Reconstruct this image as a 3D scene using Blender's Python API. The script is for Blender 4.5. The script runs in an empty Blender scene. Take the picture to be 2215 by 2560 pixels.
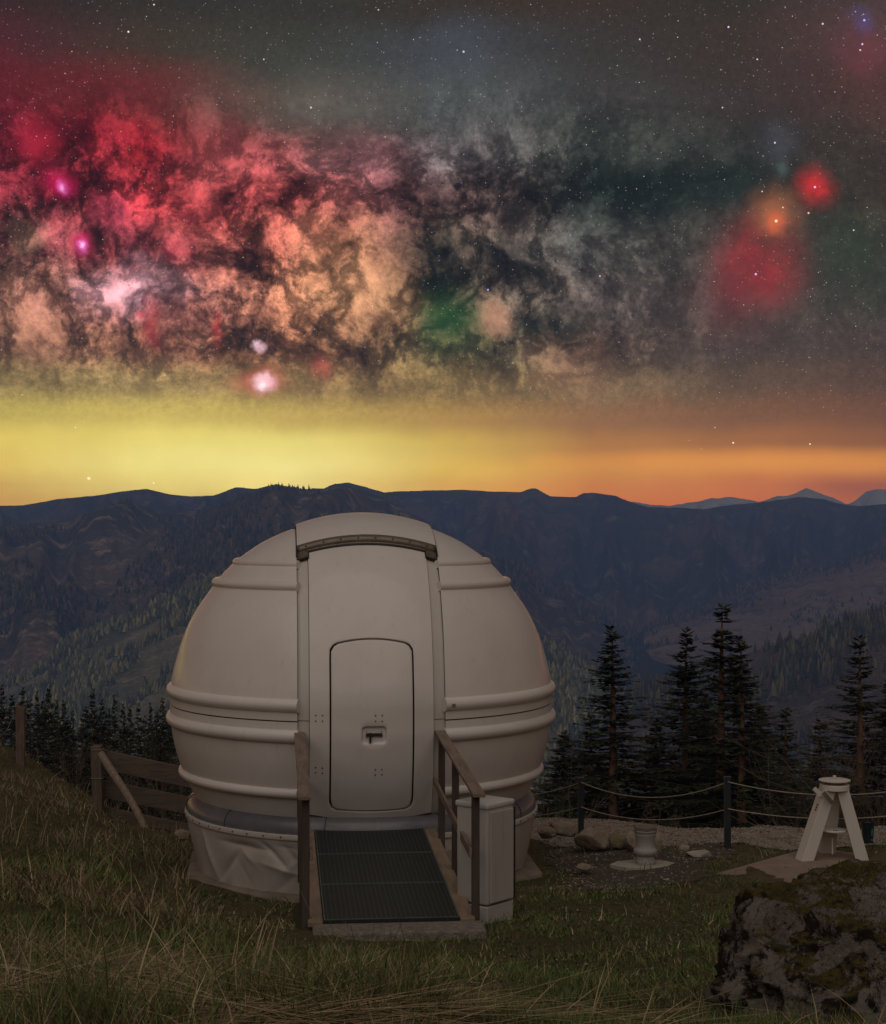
import bpy, bmesh, math, random
import numpy as np
from mathutils import Vector, Matrix, Quaternion

random.seed(7)
rng = np.random.default_rng(11)
scene = bpy.context.scene
C = bpy.data.collections.new("scene"); scene.collection.children.link(C)

# ------------------------------------------------------------------ camera
H = 4.15            # eye height above the terrace the dome stands on
F = 4200.0          # focal length in photograph pixels (2215 x 2560)
CX, HY = 1107.5, 1297.0
cam_d = bpy.data.cameras.new("camera")
cam = bpy.data.objects.new("camera", cam_d); C.objects.link(cam)
cam_d.sensor_fit = 'VERTICAL'; cam_d.sensor_height = 24.0
cam_d.lens = 24.0 * F / 2560.0
cam_d.clip_start = 0.1; cam_d.clip_end = 60000
cam.location = (0, 0, H)
cam.rotation_euler = (math.radians(90) + math.atan2(HY - 1280.0, F), 0, 0)
scene.camera = cam

def P(px, py, D):
    return Vector(((px - CX) / F * D, D, H - (py - HY) / F * D))

# ------------------------------------------------------------------ render look
scene.view_settings.view_transform = 'Standard'
scene.view_settings.look = 'None'
scene.view_settings.exposure = 0.0
scene.view_settings.gamma = 1.0
scene.view_settings.use_curve_mapping = False
cy = scene.cycles
cy.max_bounces = 6; cy.diffuse_bounces = 3; cy.glossy_bounces = 3
cy.transmission_bounces = 3; cy.volume_bounces = 0; cy.transparent_max_bounces = 8
cy.caustics_reflective = False; cy.caustics_refractive = False
cy.use_denoising = True
try:
    cy.denoiser = 'OPENIMAGEDENOISE'
    cy.denoising_input_passes = 'RGB_ALBEDO_NORMAL'
    cy.denoising_prefilter = 'ACCURATE'
except Exception:
    pass
cy.use_adaptive_sampling = False

# ------------------------------------------------------------------ node helper
class NT:
    def __init__(s, tree):
        s.t = tree; s.n = tree.nodes; s.l = tree.links
    def node(s, typ, **kw):
        n = s.n.new(typ)
        for k, v in kw.items(): setattr(n, k, v)
        return n
    def put(s, sock, v):
        if isinstance(v, bpy.types.NodeSocket): s.l.new(v, sock)
        elif v is not None:
            if hasattr(sock.default_value, '__len__') and not hasattr(v, '__len__'): v = (v, v, v)
            if hasattr(sock.default_value, '__len__') and len(sock.default_value) == 4 and len(v) == 3: v = tuple(v) + (1,)
            sock.default_value = v
    def math(s, op, a, b=None, c=None, clamp=False):
        n = s.node('ShaderNodeMath', operation=op, use_clamp=clamp)
        s.put(n.inputs[0], a); s.put(n.inputs[1], b); s.put(n.inputs[2], c)
        return n.outputs[0]
    def vmath(s, op, a, b=None, out=0):
        n = s.node('ShaderNodeVectorMath', operation=op)
        s.put(n.inputs[0], a); s.put(n.inputs[1], b)
        return n.outputs[out]
    def vscale(s, a, k):
        n = s.node('ShaderNodeVectorMath', operation='SCALE')
        s.put(n.inputs[0], a); s.put(n.inputs['Scale'], k)
        return n.outputs[0]
    def mapr(s, v, a, b, c=0.0, d=1.0, smooth=True):
        n = s.node('ShaderNodeMapRange', interpolation_type='SMOOTHSTEP' if smooth else 'LINEAR')
        s.put(n.inputs['Value'], v); s.put(n.inputs['From Min'], a); s.put(n.inputs['From Max'], b)
        s.put(n.inputs['To Min'], c); s.put(n.inputs['To Max'], d)
        return n.outputs[0]
    def mix(s, f, a, b, blend='MIX', clamp=False):
        n = s.node('ShaderNodeMix', data_type='RGBA', blend_type=blend)
        n.clamp_factor = True
        s.put(n.inputs[0], f); s.put(n.inputs[6], a); s.put(n.inputs[7], b)
        return n.outputs[2]
    def noise(s, vec, scale, detail=4, rough=0.55, dist=0.0, lac=2.0):
        n = s.node('ShaderNodeTexNoise')
        s.put(n.inputs['Vector'], vec); n.inputs['Scale'].default_value = scale
        n.inputs['Detail'].default_value = detail; n.inputs['Roughness'].default_value = rough
        n.inputs['Distortion'].default_value = dist; n.inputs['Lacunarity'].default_value = lac
        return n.outputs['Fac'], n.outputs['Color']
    def ramp(s, f, stops, interp='LINEAR'):
        n = s.node('ShaderNodeValToRGB'); cr = n.color_ramp; cr.interpolation = interp
        while len(cr.elements) > 1: cr.elements.remove(cr.elements[-1])
        cr.elements[0].position = stops[0][0]; cr.elements[0].color = tuple(stops[0][1]) + (1,)
        for p, c in stops[1:]:
            e = cr.elements.new(p); e.color = tuple(c) + (1,)
        s.put(n.inputs[0], f)
        return n.outputs[0]

def lin(c):
    o = []
    for v in c:
        v = v / 255.0
        o.append(v / 12.92 if v <= 0.04045 else ((v + 0.055) / 1.055) ** 2.4)
    return tuple(o)

# ------------------------------------------------------------------ world: night sky
HAZE, HAZE_TOP, HAZE_R = 1.9e-4, 172.0, 8000.0      # density, top above the terrace and half-width of the air built below
SUN_AZ, SUN_EL = math.radians(186), math.radians(52)   # measured from +Y towards +X
world = bpy.data.worlds.new("World"); scene.world = world
world.use_nodes = True
w = NT(world.node_tree); w.n.clear()
tc = w.node('ShaderNodeTexCoord')
D0 = tc.outputs['Generated']

def pdir(px, py):
    return Vector(((px - CX) / F, 1.0, (HY - py) / F)).normalized()

_, wn = w.noise(D0, 9.0, 4, 0.6)

def azel(vec):
    sp = w.node('ShaderNodeSeparateXYZ'); w.put(sp.inputs[0], vec)
    x, y, z = sp.outputs
    hl = w.math('SQRT', w.math('ADD', w.math('MULTIPLY', x, x), w.math('MULTIPLY', y, y)))
    el = w.math('DIVIDE', z, w.math('MAXIMUM', hl, 1e-4))
    return w.math('ARCTAN2', x, y), el
warp1 = w.vmath('ADD', D0, w.vscale(w.vmath('SUBTRACT', wn, (.5, .5, .5)), 0.05))
az, el = azel(D0)
azs, els = azel(warp1)
# elevation factor: 0 at the horizon, 1 at the upper end of what the photograph shows
TOP = 1300.0 / F
hi = w.mapr(el, 0.055, 0.12)
elw = w.math('ADD', el, w.math('MULTIPLY', w.math('SUBTRACT', els, el), w.math('ADD', 0.42, w.math('MULTIPLY', hi, 0.58))))
tfac = w.math('DIVIDE', elw, TOP, clamp=True)
rows = [1297, 1262, 1220, 1165, 1105, 1040, 965, 875, 750, 625, 500, 375, 250, 125, 0]
SKY = {
 0:    [(205,150,56),(202,150,58),(206,164,66),(224,190,82),(224,196,88),(186,164,76),(134,112,66),(126,90,66),(146,100,82),(128,66,66),(116,34,44),(120,30,44),(96,30,36),(70,36,38),(52,36,34)],
 370:  [(214,176,80),(218,184,86),(232,206,104),(236,216,116),(228,206,102),(200,176,86),(150,124,76),(124,80,60),(146,86,84),(124,46,52),(142,40,46),(128,26,34),(102,42,40),(62,52,42),(50,46,40)],
 740:  [(224,186,85),(230,196,94),(242,216,118),(246,226,132),(230,210,106),(190,162,80),(138,108,66),(130,84,60),(166,106,78),(158,86,70),(148,62,60),(136,66,66),(92,80,70),(62,62,54),(52,50,44)],
 1107: [(204,142,48),(206,146,50),(216,162,58),(224,182,70),(208,172,74),(172,134,66),(124,100,58),(90,82,50),(86,74,54),(92,74,60),(100,74,70),(98,88,88),(78,82,80),(64,66,70),(55,48,40)],
 1480: [(202,106,28),(204,108,30),(206,120,36),(206,136,46),(174,116,52),(142,98,58),(122,96,64),(98,78,62),(82,72,66),(66,64,60),(46,52,46),(58,62,56),(62,60,58),(56,52,48),(58,46,38)],
 1850: [(200,100,28),(200,100,28),(198,108,34),(202,124,42),(154,96,46),(120,80,50),(90,70,50),(74,62,54),(68,58,52),(66,60,52),(40,48,42),(48,46,42),(58,50,46),(58,48,40),(48,46,40)],
 2215: [(176,86,32),(174,86,32),(168,86,36),(202,124,42),(132,80,40),(106,68,42),(84,60,46),(70,56,46),(54,54,42),(56,54,42),(60,50,40),(62,50,42),(74,50,44),(80,58,56),(62,54,50)],
}
cols = sorted(SKY)
def colramp(vals):
    return w.ramp(tfac, [((HY - r) / 1300.0, lin(v)) for r, v in zip(rows, vals)], 'EASE')
azc = w.math('ADD', az, w.math('MULTIPLY', w.math('SUBTRACT', azs, az), hi))
base = colramp(SKY[cols[0]])
for i in range(1, len(cols)):
    a0, a1 = math.atan((cols[i-1] - CX) / F), math.atan((cols[i] - CX) / F)
    base = w.mix(w.mapr(azc, a0, a1, smooth=False), base, colramp(SKY[cols[i]]))
# the sky behind the camera: the mean of what is in view, so the seam of the azimuth never shows
mean = [tuple(sum(SKY[c][k][j] for c in cols) / len(cols) for j in range(3)) for k in range(len(rows))]
base = w.mix(w.mapr(w.math('ABSOLUTE', az), 0.5, 2.2), base, colramp(mean))
# the airglow itself, brightest low down, seen through the valley haze
thick = w.math('MINIMUM', w.math('DIVIDE', HAZE_TOP - H, w.math('MAXIMUM', el, 0.001)), HAZE_R)
comp = w.math('MULTIPLY', w.mapr(el, 0.0, 0.08, 0.88, 1.0), w.math('EXPONENT', w.math('MULTIPLY', thick, HAZE)))

def starlayer(col, scale, size, lo, gainv, tint=0.3):
    v = w.node('ShaderNodeTexVoronoi', feature='F1')
    w.put(v.inputs['Vector'], D0); v.inputs['Scale'].default_value = scale
    sp = w.node('ShaderNodeSeparateColor'); w.put(sp.inputs[0], v.outputs['Color'])
    b = w.math('POWER', w.mapr(sp.outputs[0], lo, 1.0, smooth=False), 2.2)
    s = w.math('MULTIPLY', w.mapr(v.outputs['Distance'], size, size * 0.25), w.math('MULTIPLY', b, gainv))
    s = w.math('MULTIPLY', s, w.mapr(el, 0.015, 0.09, 0.10, 1.0))
    c = w.mix(tint, (1, .95, .92), v.outputs['Color'])
    return w.mix(1.0, col, w.vscale(c, s), 'ADD')
def bright(col, stars):
    for px, py, r, c in stars:
        dd = w.vmath('DISTANCE', D0, tuple(pdir(px, py)), out=1)
        col = w.mix(w.mapr(dd, r * .62 / F, r / F * 0.15), col, tuple(x * 1.15 for x in lin(c)), 'MIX')
    return col
def bgshader(col):
    b = w.node('ShaderNodeBackground'); w.put(b.inputs[0], col); b.inputs[1].default_value = 1.0
    return b.outputs[0]

soft = mild = None
def blob(col, vec, px, py, r, color, strength=1.0, core=0.0, sx=1.0, sy=1.0):
    c = pdir(px, py)
    if sx != 1.0 or sy != 1.0:
        ln = w.vmath('LENGTH', w.vmath('MULTIPLY', w.vmath('SUBTRACT', vec, tuple(c)), (1.0 / sx, 1.0, 1.0 / sy)), out=1)
    else:
        ln = w.vmath('DISTANCE', vec, tuple(c), out=1)
    fac = w.mapr(ln, r / F * core, r / F, 1.0, 0.0)
    if vec is soft: fac = w.math('POWER', fac, 1.7)
    if vec is mild: fac = w.math('MULTIPLY', w.math('POWER', fac, 1.8), w.mapr(f1, 0.32, 0.62, 0.45, 1.2), clamp=True)
    return w.mix(w.math('MULTIPLY', fac, strength), col, lin(color))
# plain sky: the airglow near the horizon and the star field all round
g1, _ = w.noise(D0, 14.0, 4, 0.6)
plain = w.mix(1.0, base, w.mapr(g1, 0.2, 0.8, 0.86, 1.14, smooth=False), 'MULTIPLY')
plain = blob(plain, D0, 1820, 1152, 420, (232,150,56), .55, sx=1.6, sy=.11)
plain = blob(plain, D0, 2180, 1215, 260, (150,72,34), .6, sx=1.0, sy=.16)
plain = blob(plain, D0, 620, 1140, 620, (244,226,128), .5, sx=1.0, sy=.13)
plain = starlayer(plain, 150.0, 0.10, 0.2, 0.9)
plain = bright(plain, [(222,1196,9,(255,240,170)),(1833,1107,5,(255,235,200)),(384,1208,5,(255,240,190)),(2025,1110,4,(255,230,200))])

# the galactic band in view: star clouds, dust lanes and nebulae
_, wn2 = w.noise(D0, 34.0, 7, 0.66)
k2 = w.vmath('SUBTRACT', wn2, (.5, .5, .5))
warp2 = w.vmath('ADD', warp1, w.vscale(k2, 0.034))
soft = w.vmath('ADD', D0, w.vscale(k2, 0.022))
mild = w.vmath('ADD', D0, w.vscale(k2, 0.016))
f1, _ = w.noise(warp1, 36.0, 10, 0.69)
f4, _ = w.noise(warp1, 20.0, 9, 0.67)
lane = w.mapr(w.math('ABSOLUTE', w.math('SUBTRACT', f4, 0.5)), 0.0, 0.085, 0.42, 1.08)
f2, _ = w.noise(warp1, 9.0, 6, 0.60)
f3, _ = w.noise(D0, 300.0, 3, 0.75)
mw = w.math('MULTIPLY', w.mapr(elw, 0.058, 0.115), w.mapr(elw, 0.27, 0.19))
mw = w.math('MULTIPLY', mw, w.mapr(azc, 0.21, 0.02, 0.20, 1.0))
lump = w.math('ADD', w.math('MULTIPLY', w.mapr(f1, 0.30, 0.70), 1.0), w.math('MULTIPLY', w.mapr(f2, 0.34, 0.66), 0.5))
lump = w.math('ADD', lump, w.math('MULTIPLY', w.math('SUBTRACT', f3, 0.5), 1.5))
gain = w.math('ADD', 1.0, w.math('MULTIPLY', mw, w.math('SUBTRACT', w.math('MULTIPLY', w.math('MULTIPLY', lump, lane), 1.35), 0.78)))
fine = w.math('ADD', 0.60, w.math('MULTIPLY', f3, 0.80))
neb = w.mix(1.0, base, w.math('MULTIPLY', w.math('MAXIMUM', gain, 0.16), fine), 'MULTIPLY')

def blobs(col, vec, items):
    for a in items:
        sx, sy = (a[5], a[6]) if len(a) > 5 else (1, 1)
        col = blob(col, vec, *a[:5], sx=sx, sy=sy)
    return col
# dark nebulae, then star clouds, then emission nebulae
neb = blobs(neb, warp2, [(1080,630,165,(26,32,26),.95),(1246,655,110,(28,30,28),.9,2.0,.7),(1360,800,100,(30,36,26),.85,2.0,.6),(1120,800,150,(32,60,28),.85),
          (383,630,95,(40,26,28),.8,1.6,.8),(560,650,110,(48,26,28),.8,1.4,.7),(1010,480,120,(46,32,32),.8,1.6,.7),(1650,470,230,(24,32,27),.75,2.4,.42),
          (330,850,70,(60,34,30),.6),(50,640,60,(50,32,34),.8),(1290,540,90,(46,38,34),.7,1.4,.8),(620,820,60,(66,44,36),.6),
          (120,520,70,(60,32,34),.6,1.6,.7)])
neb = blobs(neb, warp2, [(870,700,190,(206,150,104),.55),(820,590,110,(196,118,90),.35),(1010,760,100,(192,142,98),.45),(560,400,170,(158,76,74),.45),(900,420,150,(160,98,104),.4),
          (1240,780,85,(176,120,94),.6),(1420,900,130,(150,108,80),.45),(30,590,80,(196,142,116),.7),(80,800,150,(170,110,90),.5),(290,540,90,(196,68,92),.6),
          (440,800,90,(150,84,76),.4),(335,722,125,(240,176,186),1.0,1.6,.75)])
# grain of the clouds goes over the star clouds too
neb = w.mix(mw, neb, w.mix(1.0, neb, w.math('MULTIPLY', w.mapr(f1, 0.34, 0.64, 0.42, 1.5), lane), 'MULTIPLY'))
neb = blobs(neb, soft, [(152,457,66,(206,20,80),.85,1.3,.8),(192,609,56,(212,36,90),.85),(93,358,95,(196,36,62),.6),
          (346,383,40,(190,44,48),.5),(655,950,78,(220,112,88),.75,1.3,.8),(658,950,34,(255,214,222),1.0,1.2,.9),(643,865,20,(255,206,218),.95),(805,921,52,(200,92,76),.55),
          (590,962,40,(196,128,88),.45),(544,822,50,(190,56,62),.6,.6,1.4),(383,803,80,(190,58,66),.5,.6,1.3),(350,791,26,(216,44,70),.7),(450,620,70,(190,58,84),.5)])
for a in [(1900,655,165,(172,40,46),.8,.0),(1850,740,180,(110,44,44),.4,.1),(2039,470,66,(206,44,46),.9,.0),(1935,530,95,(166,100,64),.7,.0),
          (1944,552,40,(226,104,64),.75,.0),(1947,352,80,(84,88,98),.65,.0),(1160,126,120,(74,78,92),.35,.0),(2162,49,44,(84,82,140),.45,.0),(2157,125,110,(120,58,70),.5,.0),
          (1105,790,120,(34,74,34),.6,.1),(2100,620,140,(36,56,36),.5,.1),(1955,420,34,(90,110,106),.4,.0),(820,300,200,(96,96,88),.4,.0)]:
    neb = blob(neb, mild, a[0], a[1], a[2] * 1.2, a[3], a[4] * .92, core=a[5])
for a in [(152,457,30,(255,120,220),1.0,.0),(152,457,14,(255,220,250),.9,.0),(192,609,28,(255,120,210),1.0,.0),(192,609,13,(255,215,245),.9,.0),(658,950,44,(255,190,198),1.0,.1),(652,956,20,(255,235,235),1.0,.1),(643,865,20,(255,200,214),1.0,.0)]:
    neb = blob(neb, mild, a[0] + 8, a[1] + 8, a[2], a[3], a[4], core=a[5])
neb = starlayer(neb, 460.0, 0.20, 0.0, 0.30)
neb = starlayer(neb, 240.0, 0.105, 0.15, 0.60)
neb = starlayer(neb, 95.0, 0.034, 0.35, 1.1)
neb = bright(neb, [(2162,49,6,(190,180,255)),(1159,128,6,(200,190,255)),(1890,685,6,(225,190,255)),(2038,467,6,(240,190,255)),(1941,552,8,(255,220,190)),(2157,109,5,(235,200,255)),
                     (2152,124,4,(255,220,220)),(2058,58,5,(240,200,235)),(1822,66,5,(230,210,250)),(777,268,5,(220,190,250)),(659,147,4,(200,200,235)),(320,78,5,(255,240,225)),
                     (946,23,4,(190,190,245)),(1894,147,4,(255,220,190)),(1807,268,4,(230,190,235)),(1938,356,5,(220,200,240)),
                     (2022,532,5,(255,200,170)),(1958,518,4,(255,220,180)),(1600,97,4,(230,225,230)),(384,10,4,(240,235,235)),
                     (1906,478,4,(190,195,245)),(2135,575,4,(210,215,255)),(1220,724,5,(190,170,240)),(1500,690,4,(230,200,200))])
def final(c):
    c = w.mix(1.0, c, comp, 'MULTIPLY')
    # below the horizon nothing glows
    return w.mix(w.mapr(el, -0.05, 0.0), (0.012, 0.011, 0.010), c)
inview = w.math('MULTIPLY', w.mapr(el, 0.045, 0.075), w.mapr(el, 0.42, 0.36))
inview = w.math('MULTIPLY', inview, w.mapr(w.math('ABSOLUTE', az), 0.46, 0.38))
mx = w.node('ShaderNodeMixShader'); w.l.new(inview, mx.inputs[0]); w.l.new(bgshader(final(plain)), mx.inputs[1]); w.l.new(bgshader(final(neb)), mx.inputs[2])
nish = w.node('ShaderNodeTexSky', sky_type='NISHITA')
nish.sun_disc = False; nish.sun_elevation = SUN_EL; nish.sun_rotation = SUN_AZ
bg2 = w.node('ShaderNodeBackground'); w.put(bg2.inputs[0], nish.outputs[0]); bg2.inputs[1].default_value = 0.0003
ad = w.node('ShaderNodeAddShader'); w.l.new(mx.outputs[0], ad.inputs[0]); w.l.new(bg2.outputs[0], ad.inputs[1])
wo = w.node('ShaderNodeOutputWorld'); w.l.new(ad.outputs[0], wo.inputs[0])

# one soft, slightly warm sun lamp, for the diffuse light from above and behind the camera
sl = bpy.data.lights.new("sun", 'SUN'); sl.energy = 0.92; sl.angle = math.radians(75); sl.color = (1.0, .90, .82)
so = bpy.data.objects.new("sun", sl); C.objects.link(so)
sdir = Vector((math.sin(SUN_AZ) * math.cos(SUN_EL), math.cos(SUN_AZ) * math.cos(SUN_EL), math.sin(SUN_EL)))
so.rotation_euler = (-sdir).to_track_quat('-Z', 'Y').to_euler()
so.location = (0, -20, 30)

# ------------------------------------------------------------------ numpy noise
def _hash(*k):
    h = np.zeros(k[0].shape, dtype=np.uint32)
    for i, a in enumerate(k):
        h = (h ^ (a.astype(np.int64) & 0xffffffff).astype(np.uint32) * np.uint32([374761393, 668265263, 2246822519][i])) * np.uint32(3266489917)
        h ^= h >> np.uint32(15)
    h *= np.uint32(2654435761); h ^= h >> np.uint32(13)
    return h.astype(np.float64) / 4294967295.0
def vnoise2(x, y):
    xi, yi = np.floor(x), np.floor(y); fx, fy = x - xi, y - yi
    fx = fx * fx * (3 - 2 * fx); fy = fy * fy * (3 - 2 * fy)
    a = _hash(xi, yi) * (1 - fx) + _hash(xi + 1, yi) * fx
    b = _hash(xi, yi + 1) * (1 - fx) + _hash(xi + 1, yi + 1) * fx
    return a * (1 - fy) + b * fy
def fbm2(x, y, o=5, g=0.5):
    s = np.zeros(np.broadcast(x, y).shape); a = 1.0; t = 0
    for i in range(o):
        s = s + a * vnoise2(x * 2.03 ** i + 17.3 * i, y * 2.03 ** i - 9.1 * i); t += a; a *= g
    return s / t - 0.5
def vnoise3(x, y, z):
    xi, yi, zi = np.floor(x), np.floor(y), np.floor(z); f = [x - xi, y - yi, z - zi]
    f = [q * q * (3 - 2 * q) for q in f]; r = 0
    for i in (0, 1):
        for j in (0, 1):
            for k in (0, 1):
                r = r + _hash(xi + i, yi + j, zi + k) * (f[0] if i else 1 - f[0]) * (f[1] if j else 1 - f[1]) * (f[2] if k else 1 - f[2])
    return r
def fbm3(p, o=5, g=0.5, ridge=False):
    s = 0; a = 1.0; t = 0
    for i in range(o):
        q = p * 2.03 ** i + 13.7 * i
        n = vnoise3(q[:, 0], q[:, 1], q[:, 2])
        if ridge: n = 1 - np.abs(2 * n - 1)
        s = s + a * n; t += a; a *= g
    return s / t - 0.5

# ------------------------------------------------------------------ mesh helpers
def link(name, me, parent=None, mat=None, smooth=False):
    o = bpy.data.objects.new(name, me); C.objects.link(o)
    if mat is not None and len(me.materials) == 0: me.materials.append(mat)
    if parent is not None: o.parent = parent
    if smooth: me.shade_smooth()
    return o
def np_mesh(name, V, Fc, cols=None, parent=None, mat=None, smooth=False):
    V = np.asarray(V, dtype=np.float32); Fc = np.asarray(Fc, dtype=np.int32)
    k = Fc.shape[1]
    me = bpy.data.meshes.new(name)
    me.vertices.add(len(V)); me.vertices.foreach_set('co', V.ravel())
    me.loops.add(Fc.size); me.loops.foreach_set('vertex_index', Fc.ravel())
    me.polygons.add(len(Fc)); me.polygons.foreach_set('loop_start', np.arange(0, Fc.size, k, dtype=np.int32))
    if cols is not None:
        ca = me.color_attributes.new('Col', 'FLOAT_COLOR', 'POINT')
        c4 = np.ones((len(V), 4), dtype=np.float32); c4[:, :3] = cols
        ca.data.foreach_set('color', c4.ravel())
    me.update(calc_edges=True); me.validate()
    return link(name, me, parent, mat, smooth)
def grid_faces(nu, nv, off=0, close_u=False):
    f = []
    i = np.arange(nu - 1 if not close_u else nu)[:, None]; j = np.arange(nv - 1)[None, :]
    i2 = (i + 1) % nu
    a = i * nv + j; b = i2 * nv + j; c = i2 * nv + j + 1; d = i * nv + j + 1
    return np.stack([a, b, c, d], -1).reshape(-1, 4) + off
class MB:
    """collects simple solids into one mesh"""
    def __init__(s): s.v = []; s.f = []
    def add(s, V, Fc):
        o = len(s.v); s.v += [tuple(p) for p in V]; s.f += [tuple(i + o for i in q) for q in Fc]
    def box(s, c, size, rot=None):
        hx, hy, hz = [q / 2 for q in size]
        V = [Vector((x, y, z)) for x in (-hx, hx) for y in (-hy, hy) for z in (-hz, hz)]
        if rot is not None: V = [rot @ p for p in V]
        c = Vector(c); V = [p + c for p in V]
        s.add(V, [(0,1,3,2),(4,6,7,5),(0,4,5,1),(2,3,7,6),(0,2,6,4),(1,5,7,3)])
    def beam(s, a, b, wd, hg, up=(0, 0, 1)):
        a, b = Vector(a), Vector(b); d = (b - a); L = d.length; d.normalize()
        sd = d.cross(Vector(up)).normalized(); u = sd.cross(d).normalized()
        V = []
        for p in (a, b):
            for q in ((-1, -1), (1, -1), (1, 1), (-1, 1)):
                V.append(p + sd * q[0] * wd / 2 + u * q[1] * hg / 2)
        s.add(V, [(0,3,2,1),(4,5,6,7),(0,1,5,4),(1,2,6,5),(2,3,7,6),(3,0,4,7)])
    def tube(s, pts, rad, n=8, caps=True):
        pts = [Vector(p) for p in pts]; rings = []
        if not hasattr(rad, '__len__'): rad = [rad] * len(pts)
        prev = None
        for i, p in enumerate(pts):
            t = (pts[min(i + 1, len(pts) - 1)] - pts[max(i - 1, 0)]).normalized()
            ref = Vector((0, 0, 1)) if abs(t.z) < 0.9 else Vector((1, 0, 0))
            if prev is None: sd = t.cross(ref).normalized()
            else: sd = (prev - t * prev.dot(t)).normalized()
            prev = sd; u = sd.cross(t)
            rings.append([p + (sd * math.cos(k * 2 * math.pi / n) + u * math.sin(k * 2 * math.pi / n)) * rad[i] for k in range(n)])
        V = [q for r in rings for q in r]; Fc = []
        for i in range(len(pts) - 1):
            for k in range(n):
                Fc.append((i * n + k, i * n + (k + 1) % n, (i + 1) * n + (k + 1) % n, (i + 1) * n + k))
        if caps:
            Fc.append(tuple(range(n - 1, -1, -1))); Fc.append(tuple((len(pts) - 1) * n + k for k in range(n)))
        s.add(V, Fc)
    def lathe(s, prof, n=32, c=(0, 0, 0), capb=True, capt=True):
        c = Vector(c); V = []; Fc = []
        for r, z in prof:
            for k in range(n):
                a = 2 * math.pi * k / n; V.append(c + Vector((r * math.cos(a), r * math.sin(a), z)))
        for i in range(len(prof) - 1):
            for k in range(n):
                Fc.append((i * n + k, i * n + (k + 1) % n, (i + 1) * n + (k + 1) % n, (i + 1) * n + k))
        if capb: Fc.append(tuple(range(n - 1, -1, -1)))
        if capt: Fc.append(tuple((len(prof) - 1) * n + k for k in range(n)))
        s.add(V, Fc)
    def prism(s, poly, z0, z1):
        n = len(poly); V = [(x, y, z0) for x, y in poly] + [(x, y, z1) for x, y in poly]
        s.add(V, [tuple(range(n - 1, -1, -1)), tuple(range(n, 2 * n))] + [(i, (i + 1) % n, n + (i + 1) % n, n + i) for i in range(n)])
    def build(s, name, mat, parent=None, smooth=False, bevel=0.0, seg=2):
        me = bpy.data.meshes.new(name); me.from_pydata(s.v, [], s.f); me.update()
        bm = bmesh.new(); bm.from_mesh(me); bmesh.ops.recalc_face_normals(bm, faces=bm.faces)
        if bevel > 0:
            bmesh.ops.bevel(bm, geom=list(bm.edges), offset=bevel, segments=seg, affect='EDGES', profile=0.5, clamp_overlap=True)
        bm.to_mesh(me); bm.free()
        o = link(name, me, parent, mat, False)
        if smooth:
            me.shade_smooth()
            try: me.set_sharp_from_angle(angle=math.radians(38))
            except Exception: pass
        return o
def thing(name, label, cat, loc=(0, 0, 0), rotz=0.0, group=None):
    o = bpy.data.objects.new(name, None); C.objects.link(o)
    o.location = loc; o.rotation_euler = (0, 0, rotz); o.empty_display_size = 0.2
    o['label'] = label; o['category'] = cat
    if group: o['group'] = group
    return o
def tag(o, label, cat=None, group=None, kind=None):
    o['label'] = label
    if cat: o['category'] = cat
    if group: o['group'] = group
    if kind: o['kind'] = kind
    return o

# ------------------------------------------------------------------ materials
def principled(name):
    m = bpy.data.materials.new(name); m.use_nodes = True
    t = NT(m.node_tree); b = t.n['Principled BSDF']
    return m, t, b
def surf(name, c1, c2, scale=6.0, rough=0.6, bump=0.0, bscale=None, c3=None, metal=0.0, spec=0.5, coat=0.0, rvar=0.1, stretch=(1, 1, 1), detail=6, c3r=(0.58, 0.7), bdist=0.01):
    m, t, b = principled(name)
    co = t.node('ShaderNodeTexCoord').outputs['Object']
    if stretch != (1, 1, 1): co = t.vmath('MULTIPLY', co, stretch)
    f, _ = t.noise(co, scale, detail, 0.6)
    c = t.mix(t.mapr(f, 0.3, 0.7), c1, c2)
    if c3 is not None:
        g, _ = t.noise(co, scale * 2.7, detail, 0.65)
        c = t.mix(t.mapr(g, *c3r), c, c3)
    t.put(b.inputs['Base Color'], c)
    t.put(b.inputs['Roughness'], t.math('ADD', rough - rvar / 2, t.math('MULTIPLY', f, rvar)))
    b.inputs['Metallic'].default_value = metal
    b.inputs['Specular IOR Level'].default_value = spec
    b.inputs['Coat Weight'].default_value = coat; b.inputs['Coat Roughness'].default_value = 0.12
    if bump > 0:
        bn = t.node('ShaderNodeBump'); bn.inputs['Strength'].default_value = bump; bn.inputs['Distance'].default_value = bdist
        g, _ = t.noise(co, bscale or scale * 4, 6, 0.6)
        t.put(bn.inputs['Height'], g); t.l.new(bn.outputs[0], b.inputs['Normal'])
    return m
def vcol(name, rough=0.7, trans=0.0, spec=0.3, var=None, tint=1.0):
    m, t, b = principled(name)
    a = t.node('ShaderNodeAttribute', attribute_name='Col').outputs['Color']
    if var:
        co = t.node('ShaderNodeTexCoord').outputs['Object']
        f, _ = t.noise(co, var, 4, 0.6)
        a = t.mix(1.0, a, t.mapr(f, 0.3, 0.7, 0.7, 1.3), 'MULTIPLY')
    t.put(b.inputs['Base Color'], a); b.inputs['Roughness'].default_value = rough
    b.inputs['Specular IOR Level'].default_value = spec
    return m

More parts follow.
